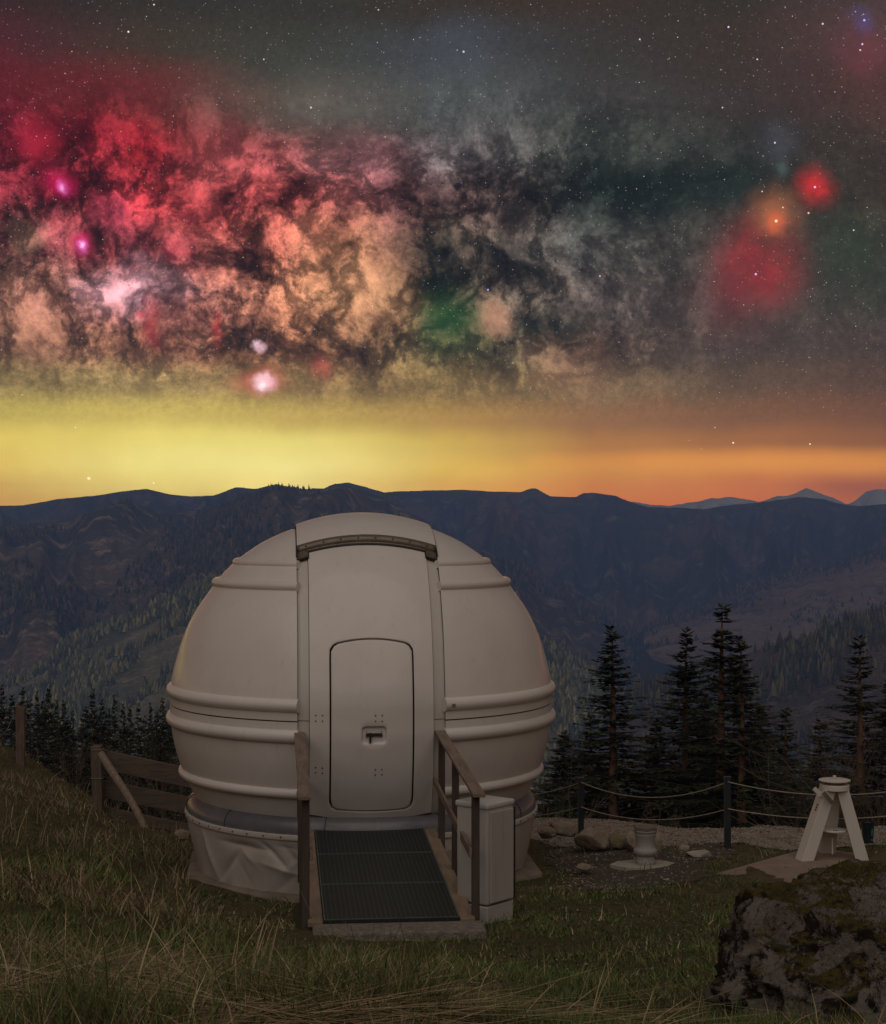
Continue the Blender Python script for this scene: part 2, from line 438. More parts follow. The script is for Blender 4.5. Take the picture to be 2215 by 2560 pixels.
M = {}
def gelcoat(name, c, rough, dirt, streak=0.35):
    m, t, b = principled(name)
    co = t.node('ShaderNodeTexCoord').outputs['Object']
    f, _ = t.noise(co, 1.6, 5, 0.6)
    g, _ = t.noise(t.vmath('MULTIPLY', co, (14, 14, 0.7)), 1.0, 5, 0.6)
    k, _ = t.noise(co, 60, 3, 0.6)
    col = t.mix(t.mapr(f, 0.35, 0.75), c, tuple(x * 0.93 for x in c))
    col = t.mix(t.mapr(g, 0.55, 0.8, 0.0, streak), col, dirt)
    col = t.mix(t.mapr(k, 0.66, 0.8, 0.0, 0.25), col, dirt)
    t.put(b.inputs['Base Color'], col)
    t.put(b.inputs['Roughness'], t.math('ADD', rough, t.math('MULTIPLY', f, 0.12)))
    b.inputs['Coat Weight'].default_value = 0.25; b.inputs['Coat Roughness'].default_value = 0.05
    bn = t.node('ShaderNodeBump'); bn.inputs['Strength'].default_value = 0.05; bn.inputs['Distance'].default_value = 0.01
    t.put(bn.inputs['Height'], f); t.l.new(bn.outputs[0], b.inputs['Normal'])
    return m
M['shell'] = gelcoat('dome_gelcoat', (.70, .655, .615), 0.40, (.50, .45, .39), 0.42)
M['panel'] = gelcoat('door_gelcoat', (.68, .635, .60), 0.46, (.50, .45, .39), 0.36)
M['strip'] = gelcoat('slit_frame_paint', (.56, .52, .47), 0.42, (.42, .37, .32), 0.4)
M['seal'] = surf('black_rubber', (.012, .011, .010), (.022, .020, .018), 20, 0.6)
M['lip'] = surf('lip_metal', (.20, .17, .135), (.15, .125, .10), 9, 0.42, metal=0.35, c3=(.2, .17, .14))
M['boltm'] = surf('dark_steel', (.05, .045, .04), (.09, .08, .07), 30, 0.4, metal=0.6)
M['ring'] = surf('grey_ring_plastic', (.150, .155, .165), (.115, .12, .13), 3, 0.34, coat=0.1, c3=(.18, .175, .17))
M['skirt'] = surf('tarpaulin', (.56, .51, .465), (.47, .42, .375), 2.2, 0.55, bump=0.12, bscale=70, c3=(.40, .34, .29), c3r=(.6, .78))
M['hem'] = surf('tarpaulin_hem', (.60, .55, .50), (.52, .47, .42), 5, 0.5)
M['concrete'] = surf('concrete', (.30, .265, .225), (.22, .19, .16), 3.0, 0.9, bump=0.5, bscale=40, c3=(.15, .125, .10))
M['rough_concrete'] = surf('pebbled_concrete', (.25, .215, .18), (.15, .125, .10), 14, 0.9, bump=1.0, bscale=55, c3=(.42, .37, .31), c3r=(.6, .66), bdist=0.02)
M['wood'] = surf('weathered_wood', (.25, .185, .135), (.155, .11, .08), 2.0, 0.75, bump=0.5, bscale=9, c3=(.33, .26, .20), stretch=(9, 1.2, 9), c3r=(.55, .7))
M['deck'] = surf('deck_board_wood', (.28, .20, .135), (.19, .135, .09), 2.6, 0.75, bump=0.5, bscale=9, c3=(.10, .07, .05), stretch=(8, 1.0, 8), c3r=(.6, .72))
M['darkwood'] = surf('dark_stained_post', (.050, .034, .026), (.080, .055, .042), 3.0, 0.6, bump=0.3, bscale=12, stretch=(6, 6, 1))
M['fencewood'] = surf('fence_board_wood', (.125, .088, .063), (.075, .053, .039), 2.2, 0.85, bump=0.7, bscale=8, c3=(.17, .125, .09), stretch=(1, 6, 9), c3r=(.58, .72))
M['postwood'] = surf('fence_post_wood', (.15, .105, .075), (.09, .063, .046), 2.6, 0.85, bump=0.7, bscale=8, c3=(.21, .16, .12), stretch=(7, 7, 1), c3r=(.56, .7))
M['polewood'] = surf('bleached_pole_wood', (.24, .18, .135), (.15, .11, .08), 2.4, 0.85, bump=0.7, bscale=8, c3=(.07, .05, .04), stretch=(8, 8, 1.2), c3r=(.6, .7))
M['mat'] = surf('black_mat', (.010, .012, .012), (.016, .018, .018), 12, 0.55, c3=(.03, .033, .03), c3r=(.66, .76))
M['matrib'] = surf('mat_rib', (.060, .070, .060), (.036, .046, .040), 5, 0.5)
M['matedge'] = surf('mat_edge', (.085, .105, .095), (.05, .065, .06), 6, 0.45)
M['cabinet'] = gelcoat('cabinet_plastic', (.46, .43, .39), 0.5, (.34, .30, .26), 0.6)
M['cabtop'] = gelcoat('cabinet_lid_plastic', (.54, .52, .49), 0.42, (.42, .38, .34), 0.3)
M['pier'] = gelcoat('pier_paint', (.64, .595, .53), 0.45, (.40, .33, .26), 0.35)
M['steelbar'] = surf('dull_steel', (.22, .20, .17), (.15, .135, .115), 8, 0.45, metal=0.4)
M['navy'] = surf('anthracite_paint', (.014, .018, .024), (.024, .029, .036), 6, 0.42, coat=0.2)
M['rope'] = surf('rope_fibre', (.34, .29, .23), (.24, .20, .155), 30, 0.85)
M['wire'] = surf('fence_wire', (.20, .17, .13), (.12, .10, .08), 30, 0.6)
M['rock'] = surf('pale_rock', (.32, .26, .19), (.20, .16, .115), 3.5, 0.9, bump=0.9, bscale=14, c3=(.13, .10, .065), bdist=0.03)
M['mossrock'] = surf('mossy_rock', (.20, .165, .085), (.13, .105, .055), 4, 0.9, bump=0.9, bscale=14, c3=(.26, .21, .15), bdist=0.03)
M['granite'] = surf('speckled_granite', (.36, .335, .305), (.28, .26, .235), 70, 0.85, bump=0.3, bscale=60, c3=(.15, .135, .12), c3r=(.55, .62))
M['capstone'] = surf('capstone', (.20, .155, .115), (.14, .105, .08), 5, 0.85, bump=0.4, bscale=30)
M['flag'] = surf('flagstone', (.36, .325, .28), (.28, .25, .21), 4, 0.9, bump=0.5, bscale=30, c3=(.20, .17, .135))
M['bucket'] = surf('bucket_plastic', (.010, .018, .020), (.016, .026, .028), 8, 0.4)
M['soilm'] = surf('potting_soil', (.085, .062, .042), (.05, .036, .025), 25, 0.95, bump=1, bscale=60)
M['teal'] = surf('teal_print', (.035, .16, .125), (.045, .19, .145), 20, 0.5)
M['palepr'] = surf('pale_print', (.30, .33, .30), (.24, .27, .25), 20, 0.5)
M['bark'] = surf('spruce_bark', (.27, .15, .09), (.17, .10, .065), 3, 0.9, bump=0.8, bscale=12, stretch=(4, 4, .8), c3=(.06, .04, .03))
M['twig'] = surf('bare_twig', (.12, .082, .055), (.07, .048, .034), 4, 0.85)
M['needles'] = vcol('spruce_needles', 0.7, spec=0.15)
M['grass'] = vcol('grass_blades', 0.65, spec=0.2)
M['forest'] = vcol('far_forest', 0.85, spec=0.05)
M['gravel'] = vcol('gravel_stones', 0.9, spec=0.2)

# ground: mossy soil and thatch
def ground_mat():
    m, t, b = principled('meadow_soil')
    co = t.node('ShaderNodeTexCoord').outputs['Object']
    f, _ = t.noise(co, 0.9, 6, 0.6); g, _ = t.noise(co, 7, 6, 0.65); k, _ = t.noise(co, 40, 4, 0.7)
    c = t.mix(t.mapr(f, 0.4, 0.6), (.085, .070, .034), (.12, .088, .052))
    c = t.mix(t.mapr(g, 0.45, 0.7), c, (.050, .064, .022))
    c = t.mix(t.mapr(k, 0.6, 0.75), c, (.15, .115, .07))
    t.put(b.inputs['Base Color'], c); b.inputs['Roughness'].default_value = 0.95; b.inputs['Specular IOR Level'].default_value = 0.1
    bn = t.node('ShaderNodeBump'); bn.inputs['Strength'].default_value = 1.0; bn.inputs['Distance'].default_value = 0.04
    t.put(bn.inputs['Height'], t.math('ADD', g, t.math('MULTIPLY', k, 0.5))); t.l.new(bn.outputs[0], b.inputs['Normal'])
    return m
M['ground'] = ground_mat()
M['path'] = surf('gravel_path', (.30, .25, .20), (.22, .18, .142), 1.2, 0.95, bump=1.0, bscale=55, c3=(.30, .25, .20), c3r=(.55, .65), bdist=0.02)
M['dirt'] = surf('stony_dirt', (.085, .066, .048), (.055, .042, .030), 3, 0.95, bump=1.0, bscale=45, c3=(.12, .098, .075), c3r=(.6, .68), bdist=0.03)
def hill_mat(name, c1, c2, c3, scale, snow=None):
    m, t, b = principled(name)
    co = t.node('ShaderNodeTexCoord').outputs['Object']
    f, _ = t.noise(co, scale, 8, 0.62); g, _ = t.noise(co, scale * 4.3, 7, 0.68); k, _ = t.noise(co, scale * 30, 4, 0.7)
    c = t.mix(t.mapr(f, 0.42, 0.6), c1, c2)
    c = t.mix(t.mapr(g, 0.52, 0.66), c, c3)  # patch tones also put lighting contrast on the slopes into the colour
    c = t.mix(1.0, c, t.mapr(k, 0.3, 0.7, 0.55, 1.4), 'MULTIPLY')
    if snow is not None:
        geo = t.node('ShaderNodeNewGeometry'); sp = t.node('ShaderNodeSeparateXYZ'); t.put(sp.inputs[0], geo.outputs['Position'])
        zz = t.math('ADD', sp.outputs[2], t.math('MULTIPLY', t.math('SUBTRACT', g, 0.5), snow[2]))
        c = t.mix(t.mapr(zz, snow[0], snow[1]), c, (.75, .74, .73))
    t.put(b.inputs['Base Color'], c); b.inputs['Roughness'].default_value = 0.95; b.inputs['Specular IOR Level'].default_value = 0.05
    bn = t.node('ShaderNodeBump'); bn.inputs['Strength'].default_value = 1.0; bn.inputs['Distance'].default_value = 0.35 / scale * 0.1
    t.put(bn.inputs['Height'], t.math('ADD', g, t.math('MULTIPLY', k, 0.5))); t.l.new(bn.outputs[0], b.inputs['Normal'])
    return m

# ------------------------------------------------------------------ ground sheet
DC = Vector((-0.988, 20.5, 0.0)); YAW = math.radians(5.6)
def L2W(x, y, z=0.0):
    c, s = math.cos(YAW), math.sin(YAW)
    return Vector((DC.x + x * c - y * s, DC.y + x * s + y * c, z))
gp = [(1107,2560,4.5),(1107,2508,6),(1107,2458,8),(1107,2428,11),(1000,2376,14.3),
      (0,2560,4.3),(0,2440,6.2),(0,2350,8.5),(0,2240,12),(0,2100,17),(0,1980,23),(0,1852,31),
      (400,2462,7.6),(400,2315,13),(400,2225,17.5),(440,2165,21),(245,2044,27),(330,2110,23),(130,1990,26),(53,1908,29.5),(350,2062,29),(480,2118,24),
      (760,2358,14),(700,2282,17.5),(560,2240,18.6),(905,2168,20.5),(905,2110,22.5),(905,2075,24.5),
      (1300,2310,15.5),(1300,2235,18),(1400,2200,19.5),(1613,2158,20.2),(1786,2190,19.4),(1600,2310,15.5),(1600,2440,10.5),(1700,2560,6.6),(2150,2590,6.4),
      (2150,2480,9),(2100,2310,14),(2000,2170,20),(1820,2126,21),(1450,2112,23),(1600,2060,25),(2150,2078,24.5),(1400,2050,25.5),(2400,2310,14),(2500,2150,20),(-300,2300,10),(-300,2050,18),(-300,1900,26)]
pts = [(*P(*q)[:2], P(*q).z) for q in gp]
pts += [(x, -4, 3.0) for x in (-9, -3, 3, 9)] + [(x, 0.5, 2.86) for x in (-6, 0, 6)] + [(x, 3.0, 2.84) for x in (-3, 0, 3)]
pts += [(x, 29, -2.2) for x in (1, 5, 9, 13)] + [(x, 33, -3.7) for x in (-3, 1, 5, 9, 13)] + [(x, 36.5, -4.9) for x in (-1, 4, 9, 13)]
pts += [(-9, 33.5, -.7), (-13, 33.5, -.4), (-7, 36.5, -2.6), (-12, 36.5, -2.0), (-5, 31.5, -2.2), (-13, 24, .6), (-13, 14, 1.5), (13, 10, 1.6), (13, 18, .3), (13, 24, -.4), (-10, 4, 2.9), (9, 4, 2.6)]
pts = np.array(pts)
def tps(r2): return 0.5 * r2 * np.log(r2 + 1e-9)
_n = len(pts); A = np.zeros((_n + 3, _n + 3))
d2 = ((pts[:, None, :2] - pts[None, :, :2]) ** 2).sum(-1)
A[:_n, :_n] = tps(d2) + np.eye(_n) * 0.4
A[:_n, _n] = 1; A[:_n, _n+1:] = pts[:, :2]; A[_n, :_n] = 1; A[_n+1:, :_n] = pts[:, :2].T
_W = np.linalg.solve(A, np.concatenate([pts[:, 2], np.zeros(3)]))
def ground_z(x, d, rough=True):
    x = np.asarray(x, float); d = np.asarray(d, float); sh = np.broadcast(x, d).shape
    x = np.broadcast_to(x, sh).ravel(); d = np.broadcast_to(d, sh).ravel()
    xc = np.clip(x, -13, 13); dc = np.clip(d, -4, 36.5)
    z = np.zeros(len(x))
    for s in range(0, len(x), 20000):
        q = np.stack([xc[s:s+20000], dc[s:s+20000]], -1)
        r2 = ((q[:, None, :] - pts[None, :, :2]) ** 2).sum(-1)
        z[s:s+20000] = tps(r2) @ _W[:_n] + _W[_n] + q @ _W[_n+1:]
    z = z - 0.27 * np.maximum(d - 36.5, 0)
    z = z + 0.03 * np.maximum(-x - 13, 0) * (d < 40)
    if rough:
        near = np.exp(-((x - DC.x) ** 2 + (d - DC.y) ** 2) / 12.0)
        z = z + (fbm2(x * 0.9, d * 0.9, 4) * 0.22 + fbm2(x * 5, d * 5, 3) * 0.05) * (1 - 0.8 * near) * np.clip(1 + np.maximum(d - 36, 0) / 40, 1, 12)
    return z.reshape(sh)
gz = lambda x, d: float(ground_z(np.array([x]), np.array([d]))[0])

xs = np.concatenate([-np.geomspace(700, 15, 26), np.linspace(-14.5, 14.5, 230), np.geomspace(15, 700, 26)])
ds = np.concatenate([[-40, -20, -10, -4, 0, 2], np.linspace(3.2, 38, 270), np.geomspace(39, 1050, 60)])
X, Dg = np.meshgrid(xs, ds, indexing='ij')
Z = ground_z(X, Dg)
o = np_mesh('meadow_ground', np.stack([X, Dg, Z], -1).reshape(-1, 3), grid_faces(len(xs), len(ds)), mat=M['ground'], smooth=True)
tag(o, 'grassy hillside meadow falling away towards the valley', kind='structure')
o = np_mesh('valley_floor', [(-7900, 900, -272), (7900, 900, -272), (7900, 7900, -272), (-7900, 7900, -272)], [(0, 1, 2, 3)],
            mat=hill_mat('valley_soil', (.03, .034, .02), (.045, .04, .025), (.05, .05, .03), 0.004))
tag(o, 'dark wooded valley floor below the mountains', kind='structure')

def sheet(name, poly, lift, mat, step=0.12, ragged=0.25):
    """a sheet that follows the ground inside a polygon (x, depth)"""
    poly = np.array(poly); x0, y0 = poly.min(0) - .3; x1, y1 = poly.max(0) + .3
    xx, yy = np.meshgrid(np.arange(x0, x1, step), np.arange(y0, y1, step), indexing='ij')
    qx = xx + fbm2(xx * 1.7, yy * 1.7, 4) * ragged * 3; qy = yy + fbm2(xx * 1.7 + 50, yy * 1.7, 4) * ragged * 3
    ins = np.zeros(xx.shape, bool); j = len(poly) - 1
    for i in range(len(poly)):
        a, b = poly[i], poly[j]
        cnd = ((a[1] > qy) != (b[1] > qy)) & (qx < (b[0] - a[0]) * (qy - a[1]) / (b[1] - a[1] + 1e-9) + a[0])
        ins ^= cnd; j = i
    V = np.stack([xx, yy, ground_z(xx, yy) + lift], -1).reshape(-1, 3)
    ff = grid_faces(*xx.shape); keep = ins.ravel()[ff].all(1); ff = ff[keep]
    used = np.unique(ff); rm = -np.ones(len(V), int); rm[used] = np.arange(len(used))
    return np_mesh(name, V[used], rm[ff], mat=mat, smooth=True), ins, xx, yy
PATH = [(1.0, 23.6), (2.0, 22.2), (3.3, 21.6), (4.4, 21.3), (5.4, 21.2), (7.5, 21.2), (12.9, 21.5), (12.9, 25.2), (8, 25.3), (4, 25.6), (0.6, 26.0), (0.2, 25.0)]
DIRT = [(1.3, 21.2), (1.5, 19.6), (1.3, 18.4), (1.9, 18.2), (2.5, 18.7), (3.0, 19.2), (3.1, 19.9), (3.7, 20.8), (3.6, 21.5), (2.4, 22.2), (1.4, 22.8)]
o, pin, pxx, pyy = sheet('gravel_path', PATH, 0.012, M['path'])
tag(o, 'grey-brown gravel path behind the rope fence', kind='structure')
o, din, dxx, dyy = sheet('stony_soil', DIRT, 0.008, M['dirt'])
tag(o, 'bare stony soil between the dome and the pedestal', kind='structure')

# ------------------------------------------------------------------ mountains
def interp_crest(crest, pxs):
    c = np.array(crest, float)
    # smooth (cosine-free) interpolation: monotone-ish catmull on a dense polyline
    py = np.interp(pxs, c[:, 0], c[:, 1]); D = np.interp(pxs, c[:, 0], c[:, 2])
    k = np.array([.2, .6, .2])
    pad = lambda a: np.convolve(np.pad(a, 1, mode='edge'), k, 'valid')
    return pad(py), pad(D)
def hill(name, label, crest, foot, zfoot, mat, nx=300, nv=90, spur=0.10, spurL=6.0, relief=0.05, crestn=2.0, seed=0, px0=-700, px1=2900, prof=0.9):
    pxs = np.linspace(px0, px1, nx)
    py, D = interp_crest(crest, pxs)
    py = py + fbm2(pxs / 60 + seed, pxs * 0 + seed, 5, 0.6) * crestn * 10
    Xc = (pxs - CX) / F * D; Zc = H - (py - HY) / F * D
    vf = np.linspace(0, 1, nv)
    vb = np.linspace(0, 1, 14)[1:]
    Vs = []
    az = np.arctan((pxs - CX) / F)
    for v in vf:
        ridge = (1 - 2 * np.abs(vnoise2(az * 57.3 / spurL * 1.0 + seed * 3.1 + v * 0.35, pxs * 0 + seed + v * 0.6) - 0.5)) ** 1.3
        ridge2 = (1 - 2 * np.abs(vnoise2(az * 57.3 / spurL * 3.3 + seed * 5.7 - v * 0.8, pxs * 0 + seed + v * 2.2) - 0.5))
        Dv = D * (foot + (1 - foot) * v)
        sp = (spur * (ridge - 0.5) + spur * 0.4 * (ridge2 - 0.5)) * math.sin(math.pi * min(1, v * 1.02)) ** 0.7
        Xv = (pxs - CX) / F * Dv
        zf = zfoot
        Zv = zf + (Zc - zf) * v ** prof
        hgt = (Zc - zf)
        Zv = Zv + hgt * sp * 1.6
        rn = fbm2(az * 57.3 * 1.4 + seed, np.full(nx, v * 5.0 + seed), 6, 0.55)
        Zv = Zv + hgt * relief * rn * math.sin(math.pi * min(1.0, v)) ** 0.6 * 3
        # never let the spurs climb over the crest line as seen from the terrace
        lim = H + (Zc - H) / D * Dv
        Zv = np.minimum(Zv, lim - (1 - v) * 0.02 * hgt)
        Vs.append(np.stack([Xv, Dv, Zv], -1))
    for v in vb:
        Dv = D * (1 + 0.08 * v); Xv = (pxs - CX) / F * Dv
        Vs.append(np.stack([Xv, Dv, Zc - (Zc - zfoot) * v ** 1.4], -1))
    V = np.stack(Vs, 1)                                   # nx, nv, 3
    o = np_mesh(name, V.reshape(-1, 3), grid_faces(nx, V.shape[1]), mat=mat, smooth=True)
    tag(o, label, kind='structure')
    return V[:, :nv]
def forest(name, label, V, n, h0, h1, palette, wid=0.26, vmin=0.05, vmax=0.995, px0=-150, px1=2370, keep=None, clump=0.012, seed=1, sides=6, thin=-0.02):
    """many small conical trees standing on a hill"""
    r = np.random.default_rng(seed)
    nx, nv = V.shape[:2]
    u0 = (px0 + 700) / 3600 * (nx - 1); u1 = (px1 + 700) / 3600 * (nx - 1)
    u = r.uniform(u0, u1, n); v = r.uniform(vmin, vmax, n) * (nv - 1)
    # the same number of trees per area, not per step of the mesh
    i = np.clip(u.astype(int), 0, nx - 2); j = np.clip(v.astype(int), 0, nv - 2)
    fu = (u - i)[:, None]; fv = (v - j)[:, None]
    B = (V[i, j] * (1 - fu) + V[i + 1, j] * fu) * (1 - fv) + (V[i, j + 1] * (1 - fu) + V[i + 1, j + 1] * fu) * fv
    m = fbm2(B[:, 0] * clump + seed, B[:, 1] * clump * 0.6, 4)
    ok = m > thin + r.uniform(-.09, .09, n)
    if keep is not None: ok &= keep(u / (nx - 1) * 3600 - 700, v / (nv - 1), r)
    B = B[ok]; m = m[ok]; n = len(B)
    h = r.uniform(h0, h1, n) * (0.5 + 0.9 * r.random(n) ** 1.6); wv = h * wid * r.uniform(.7, 1.3, n)
    k = sides; a = np.linspace(0, 2 * np.pi, k, endpoint=False)[None, :] + r.uniform(0, 6, n)[:, None]
    rr = wv[:, None] * r.uniform(.7, 1.2, (n, k))
    base = np.stack([B[:, :1] + rr * np.cos(a), B[:, 1:2] + rr * np.sin(a), np.repeat((B[:, 2] + h * 0.06)[:, None], k, 1) + h[:, None] * r.uniform(-.05, .1, (n, k))], -1)
    mid = np.stack([B[:, :1] + rr * .62 * np.cos(a + .4), B[:, 1:2] + rr * .62 * np.sin(a + .4), np.repeat((B[:, 2] + h * 0.48)[:, None], k, 1)], -1)
    tip = np.stack([B[:, 0] + r.normal(0, .03, n) * h, B[:, 1], B[:, 2] + h], -1)[:, None]
    VV = np.concatenate([base, mid, tip], 1); S = 2 * k + 1
    q = np.arange(k); q2 = (q + 1) % k
    F1 = np.concatenate([np.stack([q, q2, k + q2], -1), np.stack([q, k + q2, k + q], -1), np.stack([k + q, k + q2, np.full(k, 2 * k)], -1)])
    FF = (F1[None] + (np.arange(n) * S)[:, None, None]).reshape(-1, 3)
    pal = np.array(palette); w_ = r.random(n) + m * 1.2
    ci = np.clip((w_ * len(pal)).astype(int), 0, len(pal) - 1)
    col = pal[ci] * r.uniform(1.1, 2.3, (n, 1))
    o = np_mesh(name, VV.reshape(-1, 3), FF, cols=np.repeat(col, S, 0), mat=M['forest'], smooth=False)
    tag(o, label, kind='stuff')
    return o

sky_ridge = [(-700,1290),(-200,1278),(0,1266),(60,1263),(140,1248),(250,1236),(365,1222),(420,1234),(480,1241),(530,1240),(590,1218),(640,1224),(690,1211),(760,1221),(810,1219),(835,1208),(870,1205),(915,1217),(960,1230),(1040,1228),(1150,1223),(1240,1229),(1300,1231),(1325,1222),(1340,1221),(1375,1240),(1440,1244),(1460,1234),(1490,1232),(1540,1240),(1575,1256),(1620,1267),(1700,1268),(1760,1273),(1830,1262),(1900,1256),(1960,1249),(2010,1242),(2060,1247),(2100,1258),(2150,1266),(2215,1262),(2500,1255),(2900,1250)]
snow = [(-700,1320),(1200,1320),(1500,1285),(1560,1254),(1600,1258),(1630,1264),(1680,1260),(1740,1257),(1775,1246),(1800,1248),(1820,1243),(1860,1250),(1900,1256),(1950,1240),(1985,1236),(2015,1222),(2045,1232),(2080,1246),(2115,1262),(2140,1252),(2165,1228),(2185,1223),(2215,1222),(2300,1228),(2500,1245),(2900,1260)]
main_hill = [(-700,1345),(-200,1325),(0,1314),(90,1306),(180,1300),(255,1272),(290,1260),(330,1254),(360,1268),(420,1284),(500,1276),(560,1262),(600,1250),(660,1232),(690,1218),(760,1226),(870,1216),(960,1246),(1040,1290),(1140,1345),(1250,1392),(1380,1440),(1500,1505),(1600,1570),(1680,1640),(1800,1740),(2000,1860),(2900,1990)]
east_hill = [(-700,1800),(1000,1740),(1400,1640),(1560,1560),(1660,1510),(1760,1476),(1860,1452),(1960,1425),(2010,1418),(2060,1408),(2140,1388),(2215,1374),(2500,1330),(2900,1300)]
east_far = [(-700,1500),(1000,1430),(1300,1440),(1500,1460),(1640,1462),(1760,1430),(1880,1385),(1980,1375),(2080,1372),(2215,1385),(2500,1380),(2900,1380)]
east_near = [(-700,2140),(1200,2000),(1500,1800),(1560,1745),(1600,1722),(1640,1700),(1720,1690),(1800,1664),(1860,1636),(1920,1618),(1980,1602),(2050,1578),(2100,1556),(2160,1536),(2215,1515),(2500,1440),(2900,1380)]
west_spur = [(-700,1900),(-200,1760),(0,1672),(80,1634),(180,1592),(300,1552),(420,1498),(520,1452),(640,1398),(760,1366),(900,1372),(1100,1450),(1300,1560),(1500,1690),(1800,1850),(2900,2150)]
wd = lambda pts_, D: [(x, y, D) for x, y in pts_]
hill('snowy_mountains', 'distant snow-topped peaks at the right end of the skyline', wd(snow, 7200), .86, -280, hill_mat('snow_rock', (.10, .10, .10), (.14, .13, .12), (.20, .19, .18), 0.006, snow=(-10, 25, 50)), nx=900, nv=50, spurL=.8, spur=.2, crestn=1.3, seed=3)
hill('skyline_ridge', 'long blue-grey mountain ridge along the skyline', wd(sky_ridge, 6600), .60, -280, hill_mat('ridge_forest', (.06, .064, .05), (.17, .105, .068), (.24, .185, .13), 0.0026), nx=900, nv=110, spur=.28, spurL=1.6, relief=.12, crestn=.75, seed=5)
hill('far_foothill', 'low dark foothill under the skyline ridge at the right', wd(east_far, 5800), .72, -280, hill_mat('foothill_forest', (.05, .055, .04), (.11, .08, .05), (.14, .11, .075), 0.003), nx=260, nv=60, spur=.14, spurL=2.6, seed=8)
Ve = hill('brown_hill', 'brown wooded hill rising behind the right-hand spruces', wd(east_hill, 4800), .62, -280, hill_mat('brown_wood', (.20, .135, .085), (.28, .185, .115), (.07, .07, .042), 0.003), nx=300, nv=80, spur=.16, spurL=3.0, relief=.07, crestn=.6, seed=12)
Vm = hill('wooded_mountain', 'broad wooded mountain behind the dome, left of the valley', wd(main_hill, 4400), .52, -280, hill_mat('mountain_wood', (.07, .068, .042), (.17, .12, .074), (.38, .27, .16), 0.0034), nx=460, nv=120, spur=.30, spurL=2.6, relief=.09, crestn=.9, seed=21)
Vw = hill('forest_spur', 'nearer forested spur running up behind the dome from the left', wd(west_spur, 2700), .55, -275, hill_mat('hazy_spur_wood', (.12, .12, .06), (.22, .20, .11), (.30, .26, .15), 0.005), nx=300, nv=90, spur=.07, spurL=4.5, relief=.04, crestn=.5, seed=31)  # pale growth, lightened further so its colour stands in for haze
Vn = hill('near_forest_hill', 'near forested hill rising to the right edge', wd(east_near, 1900), .50, -275, hill_mat('near_hill_wood', (.075, .062, .038), (.12, .085, .056), (.15, .115, .075), 0.01), nx=260, nv=90, spur=.05, spurL=5.0, relief=.03, crestn=.5, seed=41)
conifer = [(.016, .020, .012), (.022, .027, .013), (.032, .036, .016), (.050, .048, .022)]
mixed = [(.060, .040, .026), (.045, .034, .022), (.020, .025, .013), (.034, .038, .017), (.075, .066, .028)]
larch = [(.030, .034, .016), (.052, .052, .022), (.085, .080, .034), (.11, .095, .042), (.04, .04, .02)]
forest('far_forest', 'conifer forest covering the broad mountain', Vm, 30000, 8, 16, conifer + [(.08, .058, .036)], seed=2, clump=.004, sides=4, vmin=.2, vmax=.95)
forest('brown_forest', 'leafless woods covering the brown hill', Ve, 11000, 8, 14, mixed, seed=3, clump=.004, sides=4, vmin=.3, px0=1000)
forest('spur_forest', 'pale green larch and spruce wood on the left spur, lightened to look hazy', Vw, 46000, 7, 15, [tuple(1.5 * q for q in c_) for c_ in larch], seed=4, clump=.008, sides=5, vmin=.02, thin=-.10, px1=1500)  # tree palette brightened as well, haze put into the colour
forest('hill_forest', 'mixed spruce and leafless wood on the near right hill', Vn, 16000, 7, 15, mixed, seed=5, clump=.012, sides=6, vmin=.05, px0=1100, wid=.2)
# pale quarry clearing on the wooded mountain
q = P(236, 1456, 3350)
mbq = MB(); ang = np.linspace(0, 2 * math.pi, 14, endpoint=False)
mbq.v = []
V = [(q.x + 9 * math.cos(a) * random.uniform(.7, 1.1), q.y - 6 + 10 * math.sin(a), q.z + 7 * math.sin(a) * random.uniform(.7, 1.1)) for a in ang] + [(q.x, q.y - 14, q.z + 1)]
mbq.add(V, [(i, (i + 1) % 14, 14) for i in range(14)])
o = mbq.build('rock_outcrop', M['rock']); tag(o, 'small pale bare rock outcrop on the dark wooded mountain left of the dome', 'rock')

# haze: even, thin, bluish air round everything
hz = MB(); hz.box((0, 0, (-281 + HAZE_TOP) / 2.0), (2 * HAZE_R, 2 * HAZE_R, 281 + HAZE_TOP))
hm = bpy.data.materials.new('haze_air'); hm.use_nodes = True
ht = NT(hm.node_tree); ht.n.clear()
pv = ht.node('ShaderNodeVolumePrincipled'); pv.inputs['Color'].default_value = (.26, .46, 1.0, 1); pv.inputs['Density'].default_value = HAZE; pv.inputs['Anisotropy'].default_value = 0.0
ho = ht.node('ShaderNodeOutputMaterial'); ht.l.new(pv.outputs[0], ho.inputs['Volume'])
o = hz.build('haze', hm); tag(o, 'thin blue haze in the air over the valley', kind='stuff')
